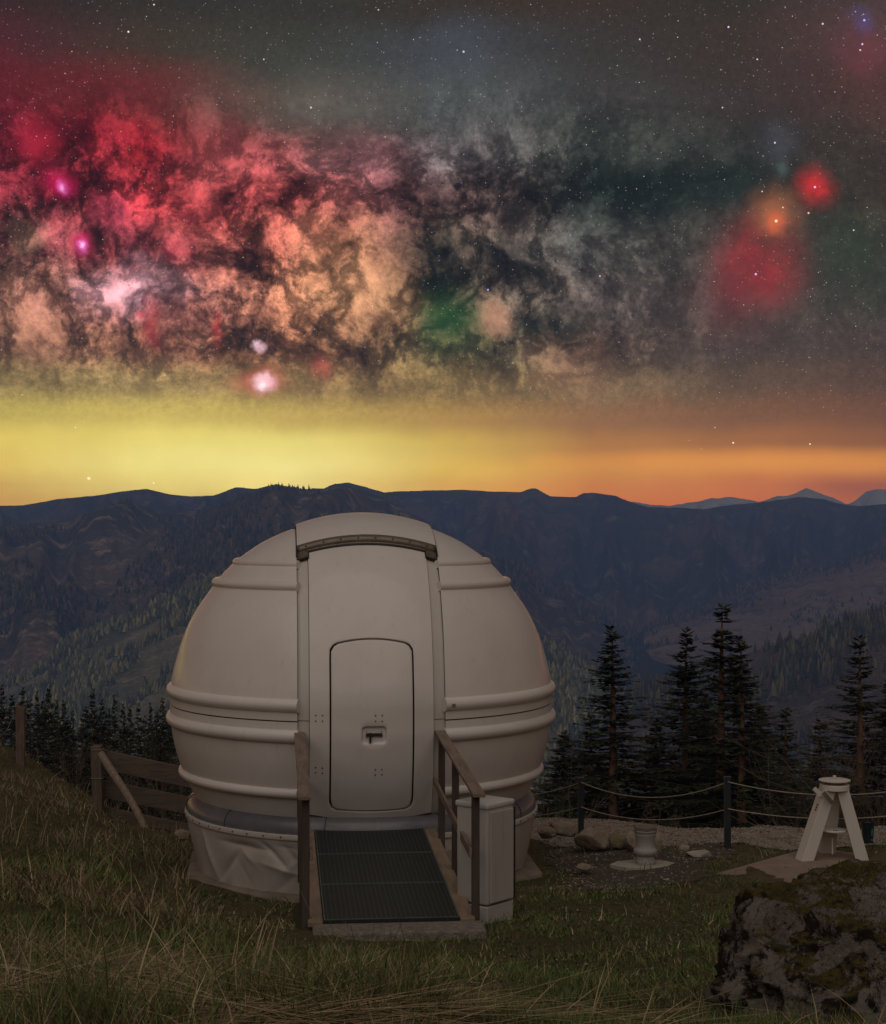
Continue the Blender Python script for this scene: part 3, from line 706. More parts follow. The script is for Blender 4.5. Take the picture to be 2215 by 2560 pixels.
# ------------------------------------------------------------------ observatory dome
# meridian profile (radius, height) of the shell, from the lower rim to the crown
prof_low = [(1.90, .70), (2.00, .82), (2.11, 1.03), (2.19, 1.22), (2.255, 1.44), (2.295, 1.65), (2.31, 1.78), (2.31, 1.935)]
prof_up = [(2.31, 1.95), (2.308, 2.10), (2.295, 2.22), (2.262, 2.38), (2.17, 2.695), (2.035, 3.0), (1.825, 3.31), (1.72, 3.447), (1.60, 3.575), (1.455, 3.70), (1.20, 3.87), (.90, 4.008), (.60, 4.103), (.30, 4.158), (.0, 4.178)]
def smooth_profile(p, n):
    p = np.array(p); s = np.concatenate([[0], np.cumsum(np.hypot(*np.diff(p, axis=0).T))])
    t = np.linspace(0, s[-1], n)
    # catmull-rom through the points
    out = []
    for q in t:
        i = min(max(np.searchsorted(s, q) - 1, 0), len(p) - 2)
        u = (q - s[i]) / (s[i + 1] - s[i]); p1, p2 = p[i], p[i + 1]
        p0 = p[i - 1] if i > 0 else 2 * p1 - p2; p3 = p[i + 2] if i + 2 < len(p) else 2 * p2 - p1
        out.append(.5 * (2 * p1 + (p2 - p0) * u + (2 * p0 - 5 * p1 + 4 * p2 - p3) * u * u + (3 * p1 - p0 - 3 * p2 + p3) * u ** 3))
    return np.array(out)
PL, PU = smooth_profile(prof_low, 40), smooth_profile(prof_up, 90)
SLIT = 0.81
dome = thing('observatory_dome', 'white fibreglass observatory dome with arched door and ribbed shell', 'observatory dome', DC, YAW)

def shell_half(prof, side, th=0.045):
    """one half of a shell of revolution, cut back to the slit at front and rear"""
    V = []; na = 90; rows_ = []
    for r, z in prof:
        if r <= SLIT + 0.03: break
        rows_.append((r, z))
    n = len(rows_)
    for layer in (0, 1):
        for r, z in rows_:
            rr = r - layer * th
            a0 = math.asin(min(.999, SLIT / rr))
            a = np.linspace(-math.pi / 2 + a0, math.pi / 2 - a0, na)   # 0 = sideways
            V += [(side * rr * math.cos(t), rr * math.sin(t), z) for t in a]
    f = grid_faces(n, na).tolist()
    f2 = [tuple(reversed([i + n * na for i in q])) for q in f]
    e = []
    for i in range(n - 1):
        e.append((i * na, (i + 1) * na, n * na + (i + 1) * na, n * na + i * na))
        e.append((i * na + na - 1, n * na + i * na + na - 1, n * na + (i + 1) * na + na - 1, (i + 1) * na + na - 1))
    for j in range(na - 1):
        e.append((j, n * na + j, n * na + j + 1, j + 1))
        e.append(((n - 1) * na + j, (n - 1) * na + j + 1, n * na + (n - 1) * na + j + 1, n * na + (n - 1) * na + j))
    m = MB(); m.add(V, [tuple(q) for q in f] + f2 + e)
    return m
for prof, nm in ((PU, 'upper_shell'), (PL, 'lower_shell')):
    for side in (-1, 1):
        shell_half(prof, side).build(nm, M['shell'], dome, smooth=True)
# dark joint between the turning upper shell and the fixed lower shell
for side in (-1, 1):
    a0 = math.asin(SLIT / 2.31) + .003; a = np.linspace(-math.pi / 2 + a0, math.pi / 2 - a0, 80)
    m = MB(); m.tube([(side * 2.290 * math.cos(t), 2.290 * math.sin(t), 1.9425) for t in a], .013, 6); m.build('rotation_joint', M['seal'], dome, smooth=True)
# moulded ribs round the shell
for zc, tr, outr in ((3.628, .048, 1.570), (3.386, .055, 1.817), (2.11, .078, 2.358), (1.775, .080, 2.362), (1.135, .058, 2.214)):
    rc = outr - tr
    for side in (-1, 1):
        a0 = math.asin(SLIT / (outr)) + 0.004
        a = np.linspace(-math.pi / 2 + a0, math.pi / 2 - a0, 100)
        m = MB(); m.tube([(side * rc * math.cos(t), rc * math.sin(t), zc) for t in a], tr, 18)
        m.build('rib', M['shell'], dome, smooth=True)

# the slit strip: a meridian band of constant width, front centre line = profile at -y, curved across x
mer = [(r, z) for r, z in smooth_profile(prof_low + prof_up[1:], 260)]
mer += [(-r, z) for r, z in reversed(mer[:-1])]                      # over the crown and down the back
mer = np.array(mer); S_ = np.concatenate([[0], np.cumsum(np.hypot(*np.diff(mer, axis=0).T))])
tang = np.gradient(mer, axis=0); tang /= np.linalg.norm(tang, axis=1)[:, None]
nrm = np.stack([tang[:, 1], -tang[:, 0]], -1)                       # outward
def strip_pt(x, s, off):
    r = np.interp(s, S_, mer[:, 0]); z = np.interp(s, S_, mer[:, 1])
    nr = np.interp(s, S_, nrm[:, 0]); nz = np.interp(s, S_, nrm[:, 1])
    d = off - x * x / (2 * 2.25)
    return (x, -(r + nr * d), z + nz * d)
def s_of_z(z):                                                      # front side only
    k = 260; return float(np.interp(z, mer[:k, 1], S_[:k]))
def strip_grid(name, mat, x0, x1, s0, s1, off, nx=10, ns=80, th=0.03, parent=None):
    V = []
    for lay in (0, 1):
        for i in range(nx):
            for j in range(ns):
                V.append(strip_pt(x0 + (x1 - x0) * i / (nx - 1), s0 + (s1 - s0) * j / (ns - 1), off - lay * th))
    f = grid_faces(nx, ns).tolist(); N = nx * ns
    e = [tuple(q) for q in f] + [tuple(reversed([i + N for i in q])) for q in f]
    for j in range(ns - 1):
        e += [(j, N + j, N + j + 1, j + 1), ((nx - 1) * ns + j, (nx - 1) * ns + j + 1, N + (nx - 1) * ns + j + 1, N + (nx - 1) * ns + j)]
    for i in range(nx - 1):
        e += [(i * ns, (i + 1) * ns, N + (i + 1) * ns, N + i * ns), (i * ns + ns - 1, N + i * ns + ns - 1, N + (i + 1) * ns + ns - 1, (i + 1) * ns + ns - 1)]
    m = MB(); m.add(V, e)
    return m.build(name, mat, parent or dome, smooth=True)
sB, sJ, sT = s_of_z(.82), s_of_z(1.95), s_of_z(3.90)
PW = 0.677
for sx in (-1, 1):
    a, b = sorted((sx * (PW + .006), sx * (SLIT - .004)))
    strip_grid('slit_frame', M['strip'], a, b, s_of_z(.70), sJ - .004, -.055, 5, 40)
    strip_grid('slit_frame', M['strip'], a, b, sJ + .004, s_of_z(3.9), -.055, 5, 60)
# black sheet added behind the panel, standing in for shade in the gaps
strip_grid('gap_shade_sheet', M['seal'], -SLIT + .01, SLIT - .01, s_of_z(.72), s_of_z(3.9), -.105, 9, 80, th=.01)

# front panel with an arched door let into it (rings between outlines)
dz0, dz1 = s_of_z(.925), s_of_z(2.845)
dcx, dcs = .0, (dz0 + dz1) / 2; dhw, dhs = .452, (dz1 - dz0) / 2
def door_rad(ang, grow=0.0, crn=0.085):
    """distance from the door's centre to its outline: a rounded rectangle with an arched top"""
    lo, hi_ = 0.0, 4.0; c, s = math.cos(ang), math.sin(ang)
    def inside(t):
        x, y = t * c, t * s
        hw, hs = dhw + grow, dhs + grow
        top = hs - 0.055 * (x / hw) ** 2
        if y > 0: hs = max(top, 0.01)
        qx, qy = abs(x) - (hw - crn), abs(y) - (hs - crn)
        d = math.hypot(max(qx, 0), max(qy, 0)) + min(max(qx, qy), 0) - crn
        return d < 0
    for _ in range(40):
        m_ = (lo + hi_) / 2
        if inside(m_): lo = m_
        else: hi_ = m_
    return lo
def rrect(hw, hs, crn, ang):
    lo, hi_ = 0, 5.0; c, s = abs(math.cos(ang)), abs(math.sin(ang))
    for _ in range(40):
        t = (lo + hi_) / 2; qx, qy = t * c - (hw - crn), t * s - (hs - crn)
        d = math.hypot(max(qx, 0), max(qy, 0)) + min(max(qx, qy), 0) - crn
        if d < 0: lo = t
        else: hi_ = t
    return lo
def loops_mesh(name, mat, loops, offs, parent, close=False, back=0.0):
    """skin successive closed loops of (x, s) points, each with its own offset from the strip surface"""
    n = len(loops[0]); V = []; Fc = []
    for lp, of in zip(loops, offs):
        V += [strip_pt(x, s, of) for x, s in lp]
    for i in range(len(loops) - 1):
        for k in range(n):
            Fc.append((i * n + k, (i + 1) * n + k, (i + 1) * n + (k + 1) % n, i * n + (k + 1) % n))
    if close: Fc.append(tuple((len(loops) - 1) * n + k for k in range(n)))
    m = MB(); m.add(V, Fc)
    return m.build(name, mat, parent, smooth=True)
px_a = [math.atan2(sy, sx) for sx, sy in ((PW, sT - dcs), (-PW, sT - dcs), (-PW, sB - dcs), (PW, sB - dcs))]
angs = sorted(set([round(x, 5) for x in list(np.linspace(-math.pi, math.pi, 121)[:-1]) + px_a]))
def rect_pt(a):
    c, s = math.cos(a), math.sin(a); t = 1e9
    if abs(c) > 1e-6: t = min(t, PW / abs(c))
    if abs(s) > 1e-6: t = min(t, ((sT - dcs) if s > 0 else (dcs - sB)) / abs(s))
    return (dcx + t * c, dcs + t * s)
outer = [rect_pt(a) for a in angs]
gap = [(dcx + door_rad(a, .010) * math.cos(a), dcs + door_rad(a, .010) * math.sin(a)) for a in angs]
lerp = lambda A_, B_, t: [(x0 + (x1 - x0) * t, y0 + (y1 - y0) * t) for (x0, y0), (x1, y1) in zip(A_, B_)]
PO = -.025
gp2 = [(dcx + door_rad(a, .030) * math.cos(a), dcs + door_rad(a, .030) * math.sin(a)) for a in angs]
gp1 = [(dcx + door_rad(a, .016) * math.cos(a), dcs + door_rad(a, .016) * math.sin(a)) for a in angs]
tl = [0.0001] + [i / 24 for i in range(1, 24)]
loops = [outer] + [lerp(outer, gp2, t) for t in tl] + [gp2, gp1, gap, gap]
panel = loops_mesh('front_panel', M['panel'], loops, [PO - .05] + [PO] * (len(tl) + 2) + [PO - .005, PO - .05], dome)
# door
dout = [(dcx + door_rad(a, -.009) * math.cos(a), dcs + door_rad(a, -.009) * math.sin(a)) for a in angs]
hx, hs_ = .02, s_of_z(1.80)                                         # centre of the handle recess
rec = [(hx + rrect(.137, .100, .045, a) * math.cos(a), hs_ + rrect(.137, .100, .045, a) * math.sin(a)) for a in angs]
rec2 = [(hx + rrect(.118, .082, .035, a) * math.cos(a), hs_ + rrect(.118, .082, .035, a) * math.sin(a)) for a in angs]
cpt = [(hx, hs_)] * len(angs)
din1 = [(dcx + door_rad(a, -.018) * math.cos(a), dcs + door_rad(a, -.018) * math.sin(a)) for a in angs]
din2 = [(dcx + door_rad(a, -.03) * math.cos(a), dcs + door_rad(a, -.03) * math.sin(a)) for a in angs]
rec0 = [(hx + rrect(.145, .108, .05, a) * math.cos(a), hs_ + rrect(.145, .108, .05, a) * math.sin(a)) for a in angs]
loops = [dout, dout, din1, din2] + [lerp(din2, rec0, t) for t in np.linspace(.08, .92, 12)] + [rec0] + [rec, lerp(rec, rec2, .35), rec2, lerp(rec2, cpt, .5), lerp(rec2, cpt, .95)]
door = loops_mesh('door', M['panel'], loops, [PO - .05, PO - .004] + [PO + .003] * 15 + [PO - .001, PO - .02, PO - .034, PO - .034, PO - .034], dome, close=True)
def on_strip(x, s, off): return Vector(strip_pt(x, s, off))
def plate(m, x, s, w_, h_, off, t=.012):
    V = []
    for o_ in (off, off - t):
        V += [strip_pt(x + sx * w_ / 2, s + ss * h_ / 2, o_) for sx, ss in ((-1, -1), (1, -1), (1, 1), (-1, 1))]
    m.add(V, [(0,1,2,3),(7,6,5,4),(0,4,5,1),(1,5,6,2),(2,6,7,3),(3,7,4,0)])
hnd = MB(); plate(hnd, hx, hs_ + .004, .180, .036, PO - .012, .02); plate(hnd, hx - .043, hs_ - .028, .024, .115, PO + .006, .018)
hnd.tube([on_strip(hx - .043, hs_ + .006, PO - .03), on_strip(hx - .043, hs_ + .006, PO + .012)], .014, 10)
hnd.build('door_handle', M['boltm'], door, bevel=.002)
# bolts: hinge groups on the panel and on the door, screws of the handle recess
def bolt_mesh():
    m = MB(); m.lathe([(.0085, -.01), (.0085, .002), (.006, .005)], 8); me = bpy.data.meshes.new('bolt')
    me.from_pydata([tuple(v) for v in m.v], [], m.f); me.materials.append(M['boltm']); return me
BM = bolt_mesh()
def put_bolt(x, s, off, parent, sc=1.0):
    o = bpy.data.objects.new('bolt', BM); C.objects.link(o); o.parent = parent
    n = (on_strip(x, s, off + .1) - on_strip(x, s, off)).normalized()
    o.location = on_strip(x, s, off); o.rotation_euler = n.to_track_quat('Z', 'Y').to_euler(); o.scale = (sc,) * 3
for zc in (1.985, 1.385):
    for xc, par, off in ((-.575, panel, PO), (.070, door, PO + .003)):
        for sx in (-1, 1):
            for ss in (-1, 1): put_bolt(xc + sx * .036, s_of_z(zc) + ss * .031, off, par)
for sx in (-1, 1):
    for ss in (-1, 1): put_bolt(hx + sx * .080, hs_ + .004 + ss * .033, PO - .034, door, .8)
# sliding shutter over the crown, its lip of sheet metal and its rubber edge
sC = s_of_z(3.925)
cap = strip_grid('shutter', M['shell'], -SLIT + .006, SLIT - .006, sC, S_[-1] - sC, .052, 25, 120, th=.05)
strip_grid('rear_panel', M['panel'], -SLIT + .006, SLIT - .006, S_[-1] - sC + .01, S_[-1] - .1, -.02, 9, 80, th=.03)
def lip(name, mat, xe, drop0, drop1, off0, off1, n=40):
    """a face hung under the front edge of the shutter, following its arch"""
    m = MB(); V = []
    for i in range(n):
        x = -xe + 2 * xe * i / (n - 1)
        V.append(strip_pt(x, sC - drop0, off0)); V.append(strip_pt(x, sC - drop1, off1))
    m.add(V, [(2 * i, 2 * i + 1, 2 * i + 3, 2 * i + 2) for i in range(n - 1)])
    o = m.build(name, mat, cap, smooth=True)
    sd = o.modifiers.new('t', 'SOLIDIFY'); sd.thickness = .012; sd.offset = 0
    return o
lp = lip('lip', M['lip'], SLIT - .008, .001, .072, .048, -.010)
l2 = lip('lip_flange', M['lip'], PW + .02, .070, .100, -.008, -.012)
lip('rubber_edge', M['seal'], PW + .012, .094, .124, -.014, -.017)
for sx in (-1, 1):                                                  # corner plates
    m = MB(); xx = sx * (SLIT + PW - .005) / 2
    plate(m, xx, sC - .150, .122, .165, -.006, .012); m.build('corner_plate', M['lip'], cap)
    m = MB(); plate(m, xx, sC - .158, .148, .190, -.014, .010); m.build('rubber_edge', M['seal'], cap)
    for dx, dsv in ((-.04, -.10), (.04, -.10), (-.04, -.215), (.04, -.215)):
        put_bolt(xx + dx, sC + dsv, -.004, cap, .7)
for i in range(8):
    put_bolt(-.70 + 1.4 * i / 7, sC - .034, .026, cap, 1.35)
for i in range(14):
    put_bolt(-.64 + 1.28 * i / 13, sC - .084, -.003, cap, .75)
# small magnet sensor on the rib right of the slit
m = MB(); m.box((SLIT + .075, -math.sqrt(2.358 ** 2 - (SLIT + .075) ** 2) + .004, 2.105), (.065, .012, .036)); m.build('sensor_plate', M['steelbar'], dome, bevel=.002)
# side lines of the slit
for sx in (-1, 1):
    a, b = sorted((sx * (SLIT - .008), sx * (SLIT + .006)))
    strip_grid('slit_seal', M['seal'], a, b, sC - .20, S_[-1] - sC, .030, 2, 120, th=.07)

# grey base ring, tarpaulin skirt with studs, concrete ring
m = MB(); pr = [(1.88, .84), (1.945, .872)] + [(1.952 + .165 * math.sin(t), .70 + .165 * math.cos(t)) for t in np.linspace(.1, 1.75, 12)] + [(2.107, .60), (2.03, .60)]
m.lathe(pr, 120, capb=False, capt=False); ring = m.build('base_ring', M['ring'], dome, smooth=True)
for k in range(10):                                                 # butt joints of the ring sections
    a = math.radians(-104 + 36 * k); m = MB()
    pts_ = [(r * 1.0015 * math.cos(a), r * 1.0015 * math.sin(a), z + .001) for r, z in pr[1:-1]]
    m.tube(pts_, .004, 6); m.build('ring_joint', M['seal'], ring)
na, nz = 520, 46
th_ = np.linspace(0, 2 * np.pi, na, endpoint=False)[:, None]; vv = np.linspace(0, 1, nz)[None, :]
zz = .655 + (-.03 - .655) * vv + 0 * th_
rr = 2.122 - .15 * vv ** 1.2 + 0 * th_
tx = th_ * 2.1
def crease(th0, v0, ang, L, wd_, dep):
    """one sharp fold: a ridge line through (th0, v0)"""
    du = (th_ - th0) * 2.1; du = (du + np.pi * 2.1) % (2 * np.pi * 2.1) - np.pi * 2.1
    dv = (vv - v0) * .685
    a_ = du * math.cos(ang) + dv * math.sin(ang); b_ = -du * math.sin(ang) + dv * math.cos(ang)
    return dep * np.exp(-np.abs(b_) / wd_) * np.exp(-(a_ / L) ** 2)
fr = np.random.default_rng(5)
fold = np.zeros((na, nz))
for k in range(26):
    th0 = fr.uniform(0, 2 * np.pi); fold += crease(th0, fr.uniform(.15, .8), fr.uniform(-1.2, 1.2), fr.uniform(.12, .35), fr.uniform(.02, .05), fr.uniform(-.022, .03))
for th0, v0, ang, L, wd_, dep in ((-2.30, .25, .05, .30, .05, -.055), (-2.12, .30, .75, .26, .028, -.05), (-1.95, .52, .9, .25, .03, -.055), (-1.80, .62, 1.45, .34, .035, .085), (-2.62, .55, 1.25, .3, .05, .04), (-2.02, .60, .2, .35, .06, .04), (-2.45, .62, -.7, .25, .03, -.045), (-1.72, .25, .3, .2, .04, -.06)):
    fold += crease(th0, v0, ang, L, wd_, dep)
fold *= np.clip((vv - .06) * 7, 0, 1)
rr = rr + fold + .008 * np.sin(th_ * 23 + 3 * np.sin(th_ * 5)) * vv ** 2
zz = zz + vv ** 4 * (.05 * fbm2(th_ * 4 + 0 * vv, th_ * 0 + 3.0, 3) + .02 * np.sin(th_ * 11))
V = np.stack([rr * np.cos(th_), rr * np.sin(th_), zz], -1).reshape(-1, 3)
skirt = np_mesh('skirt', V, grid_faces(na, nz, close_u=True), parent=dome, mat=M['skirt'], smooth=True)
m = MB(); m.lathe([(2.116, .672), (2.136, .668), (2.140, .625), (2.134, .612)], 120, capb=False, capt=False); hem = m.build('skirt_hem', M['hem'], dome, smooth=True)
for k in range(60):
    a = 2 * math.pi * (k + .4) / 60
    if math.sin(a) > .35: continue
    o = bpy.data.objects.new('stud', BM); C.objects.link(o); o.parent = hem
    o.location = (2.139 * math.cos(a), 2.139 * math.sin(a), .642); o.rotation_euler = Vector((math.cos(a), math.sin(a), 0)).to_track_quat('Z', 'Y').to_euler(); o.scale = (1.2,) * 3
m = MB(); m.lathe([(1.905, -.55), (1.905, .10), (1.85, .10)], 60, capb=False); m.build('plinth_ring', surf('brown_plinth', (.11, .075, .052), (.07, .05, .036), 4, .8, bump=.4, bscale=20), dome, smooth=True)
slab = MB(); slab.prism([(2.27 * math.cos(a), 2.27 * math.sin(a)) for a in [math.radians(22.5 + 45 * k) for k in range(8)]], -.45, -.01)
so_ = slab.build('foundation_slab', surf('brown_slab_concrete', (.24, .195, .15), (.16, .128, .098), 3.0, 0.9, bump=0.5, bscale=40, c3=(.11, .088, .066)), None, bevel=.05, seg=3, smooth=True); so_.location = DC; so_.rotation_euler = (0, 0, YAW)
tag(so_, 'weathered octagonal concrete slab under the white dome', 'slab')

# ------------------------------------------------------------------ entrance ramp, mats, railings, step
RX = -.02; RY0, RY1 = -1.93, -5.74; RZ0, RZ1 = .735, .625
def rz_(y): return RZ0 + (RZ1 - RZ0) * (y - RY0) / (RY1 - RY0)
def rpt(x, y, dz=0.0): return (x + RX, y, rz_(y) + dz)
ramp = thing('entrance_ramp', 'low wooden entrance ramp leading up to the dome door', 'ramp', DC, YAW)
for sx in (-1, 1):
    m = MB(); m.beam(rpt(sx * .672, RY0 - .02, -.03), rpt(sx * .672, RY1 + .01, -.03), .132, .045); m.build('edge_board', M['deck'], ramp, bevel=.004)
    m = MB(); m.beam(rpt(sx * .70, RY0, -.135), rpt(sx * .70, RY1 + .05, -.135), .06, .16); m.build('side_beam', M['darkwood'], ramp, bevel=.004)
m = MB(); m.beam(rpt(-.74, RY0 + .055, -.028), rpt(.74, RY0 + .055, -.028), .14, .045); m.build('threshold_board', M['deck'], ramp, bevel=.004)
for k in range(9):
    y = RY0 - .12 - k * (RY0 - RY1 - .2) / 8
    m = MB(); m.beam(rpt(-.60, y, -.05), rpt(.60, y, -.05), .40, .035); m.build('deck_board', M['deck'], ramp)
L3 = (RY0 - RY1) / 3
for k, lb in enumerate(('topmost black ribbed mat on the ramp, touching the dome door sill', 'middle black ribbed mat on the wooden ramp', 'lowest black ribbed mat on the ramp, above the concrete step')):
    ya, yb = RY0 - k * L3 - .006, RY0 - (k + 1) * L3 + .006
    mt = thing('ribbed_mat', lb, 'mat', L2W(RX, (ya + yb) / 2, rz_((ya + yb) / 2)), YAW, 'black mats laid end to end on the ramp')
    yc = (ya + yb) / 2; loc = lambda x, y, dz: (x, y - yc, rz_(y) - rz_(yc) + dz)
    m = MB(); m.beam(loc(0, ya, -.009), loc(0, yb, -.009), 1.196, .030); m.build('sheet', M['mat'], mt)
    m = MB()
    for i in range(27):
        x = -.565 + 1.13 * i / 26
        m.beam(loc(x, ya - .018, .008), loc(x, yb + .018, .008), .0065, .007)
    m.build('ribs', M['matrib'], mt)['kind'] = 'stuff'
    m = MB()
    for yy_ in (ya - .008, yb + .008): m.beam(loc(-.598, yy_, .0085), loc(.598, yy_, .0085), .016, .008)
    for xx_ in (-.592, .592): m.beam(loc(xx_, ya, .0085), loc(xx_, yb, .0085), .012, .008)
    m.build('border', M['matedge'], mt)
m = MB(); m.box((0, 0, -.12), (1.50, .36, .26))
stp = m.build('concrete_step', M['rough_concrete'], None, bevel=.02, seg=2); w_ = L2W(.03, -5.90, rz_(RY1) - .035); stp.location = w_; stp.rotation_euler = (0, 0, YAW)
tag(stp, 'rough pebbled concrete step at the foot of the ramp', 'step')

def railing(side, label):
    x = side * .755
    t = thing('wooden_railing', label, 'railing', L2W(RX + x, -4.0, 0), YAW, 'railings of the ramp')
    loc = lambda dx, y, z: (dx, y + 4.0, z)
    for y in (-2.48, -3.89, -5.60):
        m = MB(); m.beam(loc(0, y, rz_(y) - .45), loc(0, y, rz_(y) + 1.07), .068, .068, up=(0, 1, 0)); m.build('post', M['darkwood'], t, bevel=.004)
    m = MB(); m.beam(loc(side * .012, -2.12, rz_(-2.12) + 1.085), loc(side * .012, -5.78, rz_(-5.78) + 1.085), .112, .034); m.build('handrail', M['wood'], t, bevel=.005)
    xi = -side * .050
    m = MB(); m.beam(loc(xi, -2.15, rz_(-2.15) + .555), loc(xi, -5.66, rz_(-5.66) + .555), .028, .085); m.build('middle_rail', M['wood'], t, bevel=.004)
    return t
railing(-1, 'wooden railing along the left edge of the ramp')
railing(1, 'wooden railing along the right edge of the ramp beside the grey cabinet')

# ------------------------------------------------------------------ electrical cabinet
cp = P(1218, 2285, 15.45); cbx = thing('electrical_cabinet', 'pale grey plastic electrical cabinet standing beside the ramp', 'cabinet', (cp.x, cp.y, cp.z), math.radians(50))
ca, cb, ch = .41, .38, .90
m = MB(); m.box((ca / 2, cb / 2, .03 - .1), (ca - .016, cb - .016, .26)); m.build('plinth', M['cabinet'], cbx, bevel=.01)
m = MB(); m.box((ca / 2, cb / 2, .07 + ch / 2), (ca - .012, cb - .012, ch)); body = m.build('body', M['cabinet'], cbx, bevel=.022, seg=4, smooth=True)
m = MB(); m.box((ca / 2, cb / 2, .07 + ch + .012), (ca + .012, cb + .012, .06)); m.build('lid', M['cabtop'], cbx, bevel=.02, seg=3, smooth=True)
m = MB(); m.box((ca / 2 + .008, -.002, .07 + ch / 2 - .01), (ca - .07, .018, ch - .06)); dr = m.build('door', M['cabinet'], cbx, bevel=.006, seg=2)
m = MB(); m.box((ca - .004, -.004, .07 + ch / 2 - .01), (.012, .012, ch - .05)); m.build('hinge_strip', M['boltm'], cbx)
# ------------------------------------------------------------------ rope fence on the right
def sag_rope(a, b, sag, rad, n=22):
    a, b = Vector(a), Vector(b); pts_ = []
    for i in range(n + 1):
        t = i / n; p = a.lerp(b, t); p.z -= sag * 4 * t * (1 - t); pts_.append(p)
    m = MB(); m.tube(pts_, rad, 6, caps=False); return m
def gpt(px, D, dz=0.0):
    x = (px - CX) / F * D; return Vector((x, D, gz(x, D) + dz))
fpos = []
for px, ytop, D in ((1120, 1960, 24.8), (1452, 1945, 22.9), (1818, 1943, 21.0), (2420, 1925, 20.2)):
    t = P(px, ytop, D); fpos.append((t.x, t.y, t.z))
rf = thing('rope_fence', 'rope fence with slim dark posts along the gravel path', 'fence', (fpos[2][0], fpos[2][1], gz(fpos[2][0], fpos[2][1])))
rb = Vector(rf.location)
def rel(p): return Vector(p) - rb
posts = []
for x, y, zt in fpos:
    m = MB(); zb = gz(x, y) - .3
    m.beam(rel((x, y, zb)), rel((x, y, zt)), .078, .078, up=(0, 1, 0)); po = m.build('post', M['navy'], rf, bevel=.004)
    m = MB(); m.box(rel((x, y, zt + .006)), (.088, .088, .012)); m.build('post_cap', M['navy'], po, bevel=.003)
    for dz in (-.05, -.385):
        m = MB(); m.box(rel((x, y - .042, zt + dz)), (.03, .012, .03)); m.build('rope_clip', M['boltm'], po)
for i in range(3):
    a, b = fpos[i], fpos[i + 1]
    for dz, sg in ((-.05, .20 if i else .16), (-.385, .155 if i else .12)):
        sag_rope(rel((a[0], a[1] - .045, a[2] + dz)), rel((b[0], b[1] - .045, b[2] + dz)), sg, .0072).build('rope', M['rope'], rf, smooth=True)

# ------------------------------------------------------------------ rocks
def rock(name, label, px0, px1, py0, py1, D, mat, seed, sub=4, depth=.8, group='rocks beside the gravel path', sharp=.34, flat=0.0):
    c = P((px0 + px1) / 2, (py0 + py1) / 2, D); wx = (px1 - px0) / F * D / 2; hz_ = (py1 - py0) / F * D / 2
    bm = bmesh.new(); bmesh.ops.create_icosphere(bm, subdivisions=sub, radius=1.0)
    v = np.array([x.co[:] for x in bm.verts])
    n = fbm3(v * 1.1 + seed * 7.3, 5, .5); n2 = fbm3(v * 2.4 + seed * 3.1, 4, .55, ridge=True)
    # facets: clamp against a few random planes
    rr_ = np.random.default_rng(seed); L = 1 + n * .5 + n2 * sharp
    for k in range(9):
        pn = rr_.normal(size=3); pn /= np.linalg.norm(pn); dd = v @ pn
        lim_ = rr_.uniform(.62, .9); L = np.where(dd * L > lim_, (lim_ + (dd * L - lim_) * .12) / np.maximum(dd, 1e-3), L)
    v = v * L[:, None]
    ex = (v.max(0) - v.min(0)) / 2; cc = (v.max(0) + v.min(0)) / 2
    v = (v - cc) / ex * np.array([wx, wx * depth, hz_ * 1.25]) - np.array([0, 0, hz_ * .25])
    for q, p_ in zip(bm.verts, v): q.co = p_
    me = bpy.data.meshes.new(name); bm.to_mesh(me); bm.free()
    o = link(name, me, None, mat); me.shade_smooth()
    o.location = c; tag(o, label, 'rock', group); return o
for i, (nm, lb, a, b, c, d, D, mt) in enumerate((
    ('pale_rock', 'rounded pale rock touching the left fence post, highest of the rock row', 1370, 1446, 2052, 2084, 22.4, 'rock'),
    ('pale_rock', 'low pale rock at the left end of the row, nearest the dome', 1342, 1392, 2066, 2090, 22.0, 'rock'),
    ('pale_rock', 'largest pale rock of the row, in front of the left fence post', 1434, 1528, 2065, 2112, 21.6, 'rock'),
    ('mossy_rock', 'mossy yellow-brown rock left of the baluster pedestal', 1522, 1572, 2082, 2112, 21.5, 'mossrock'),
    ('pale_rock', 'upright tan rock just behind the left side of the pedestal', 1556, 1592, 2077, 2120, 21.2, 'rock'),
    ('pale_rock', 'tall tan rock behind the right side of the pedestal', 1630, 1654, 2080, 2128, 21.0, 'rock'),
    ('pale_rock', 'small round tan rock right of the pedestal at the path edge', 1692, 1724, 2110, 2129, 21.0, 'rock'),
    ('flat_rock', 'long flat pale rock in the grass right of the pedestal', 1714, 1780, 2124, 2140, 20.6, 'flag'),
    ('pale_rock', 'small flat tan stone in the bare soil left of the pedestal', 1438, 1480, 2157, 2173, 19.9, 'rock'),
    ('pale_rock', 'low rock half buried in grass behind the left end of the skirt', 436, 482, 2072, 2094, 22.6, 'rock'))):
    rock(nm, lb, a, b, c, d, D, M[mt], 3 + i * 5)

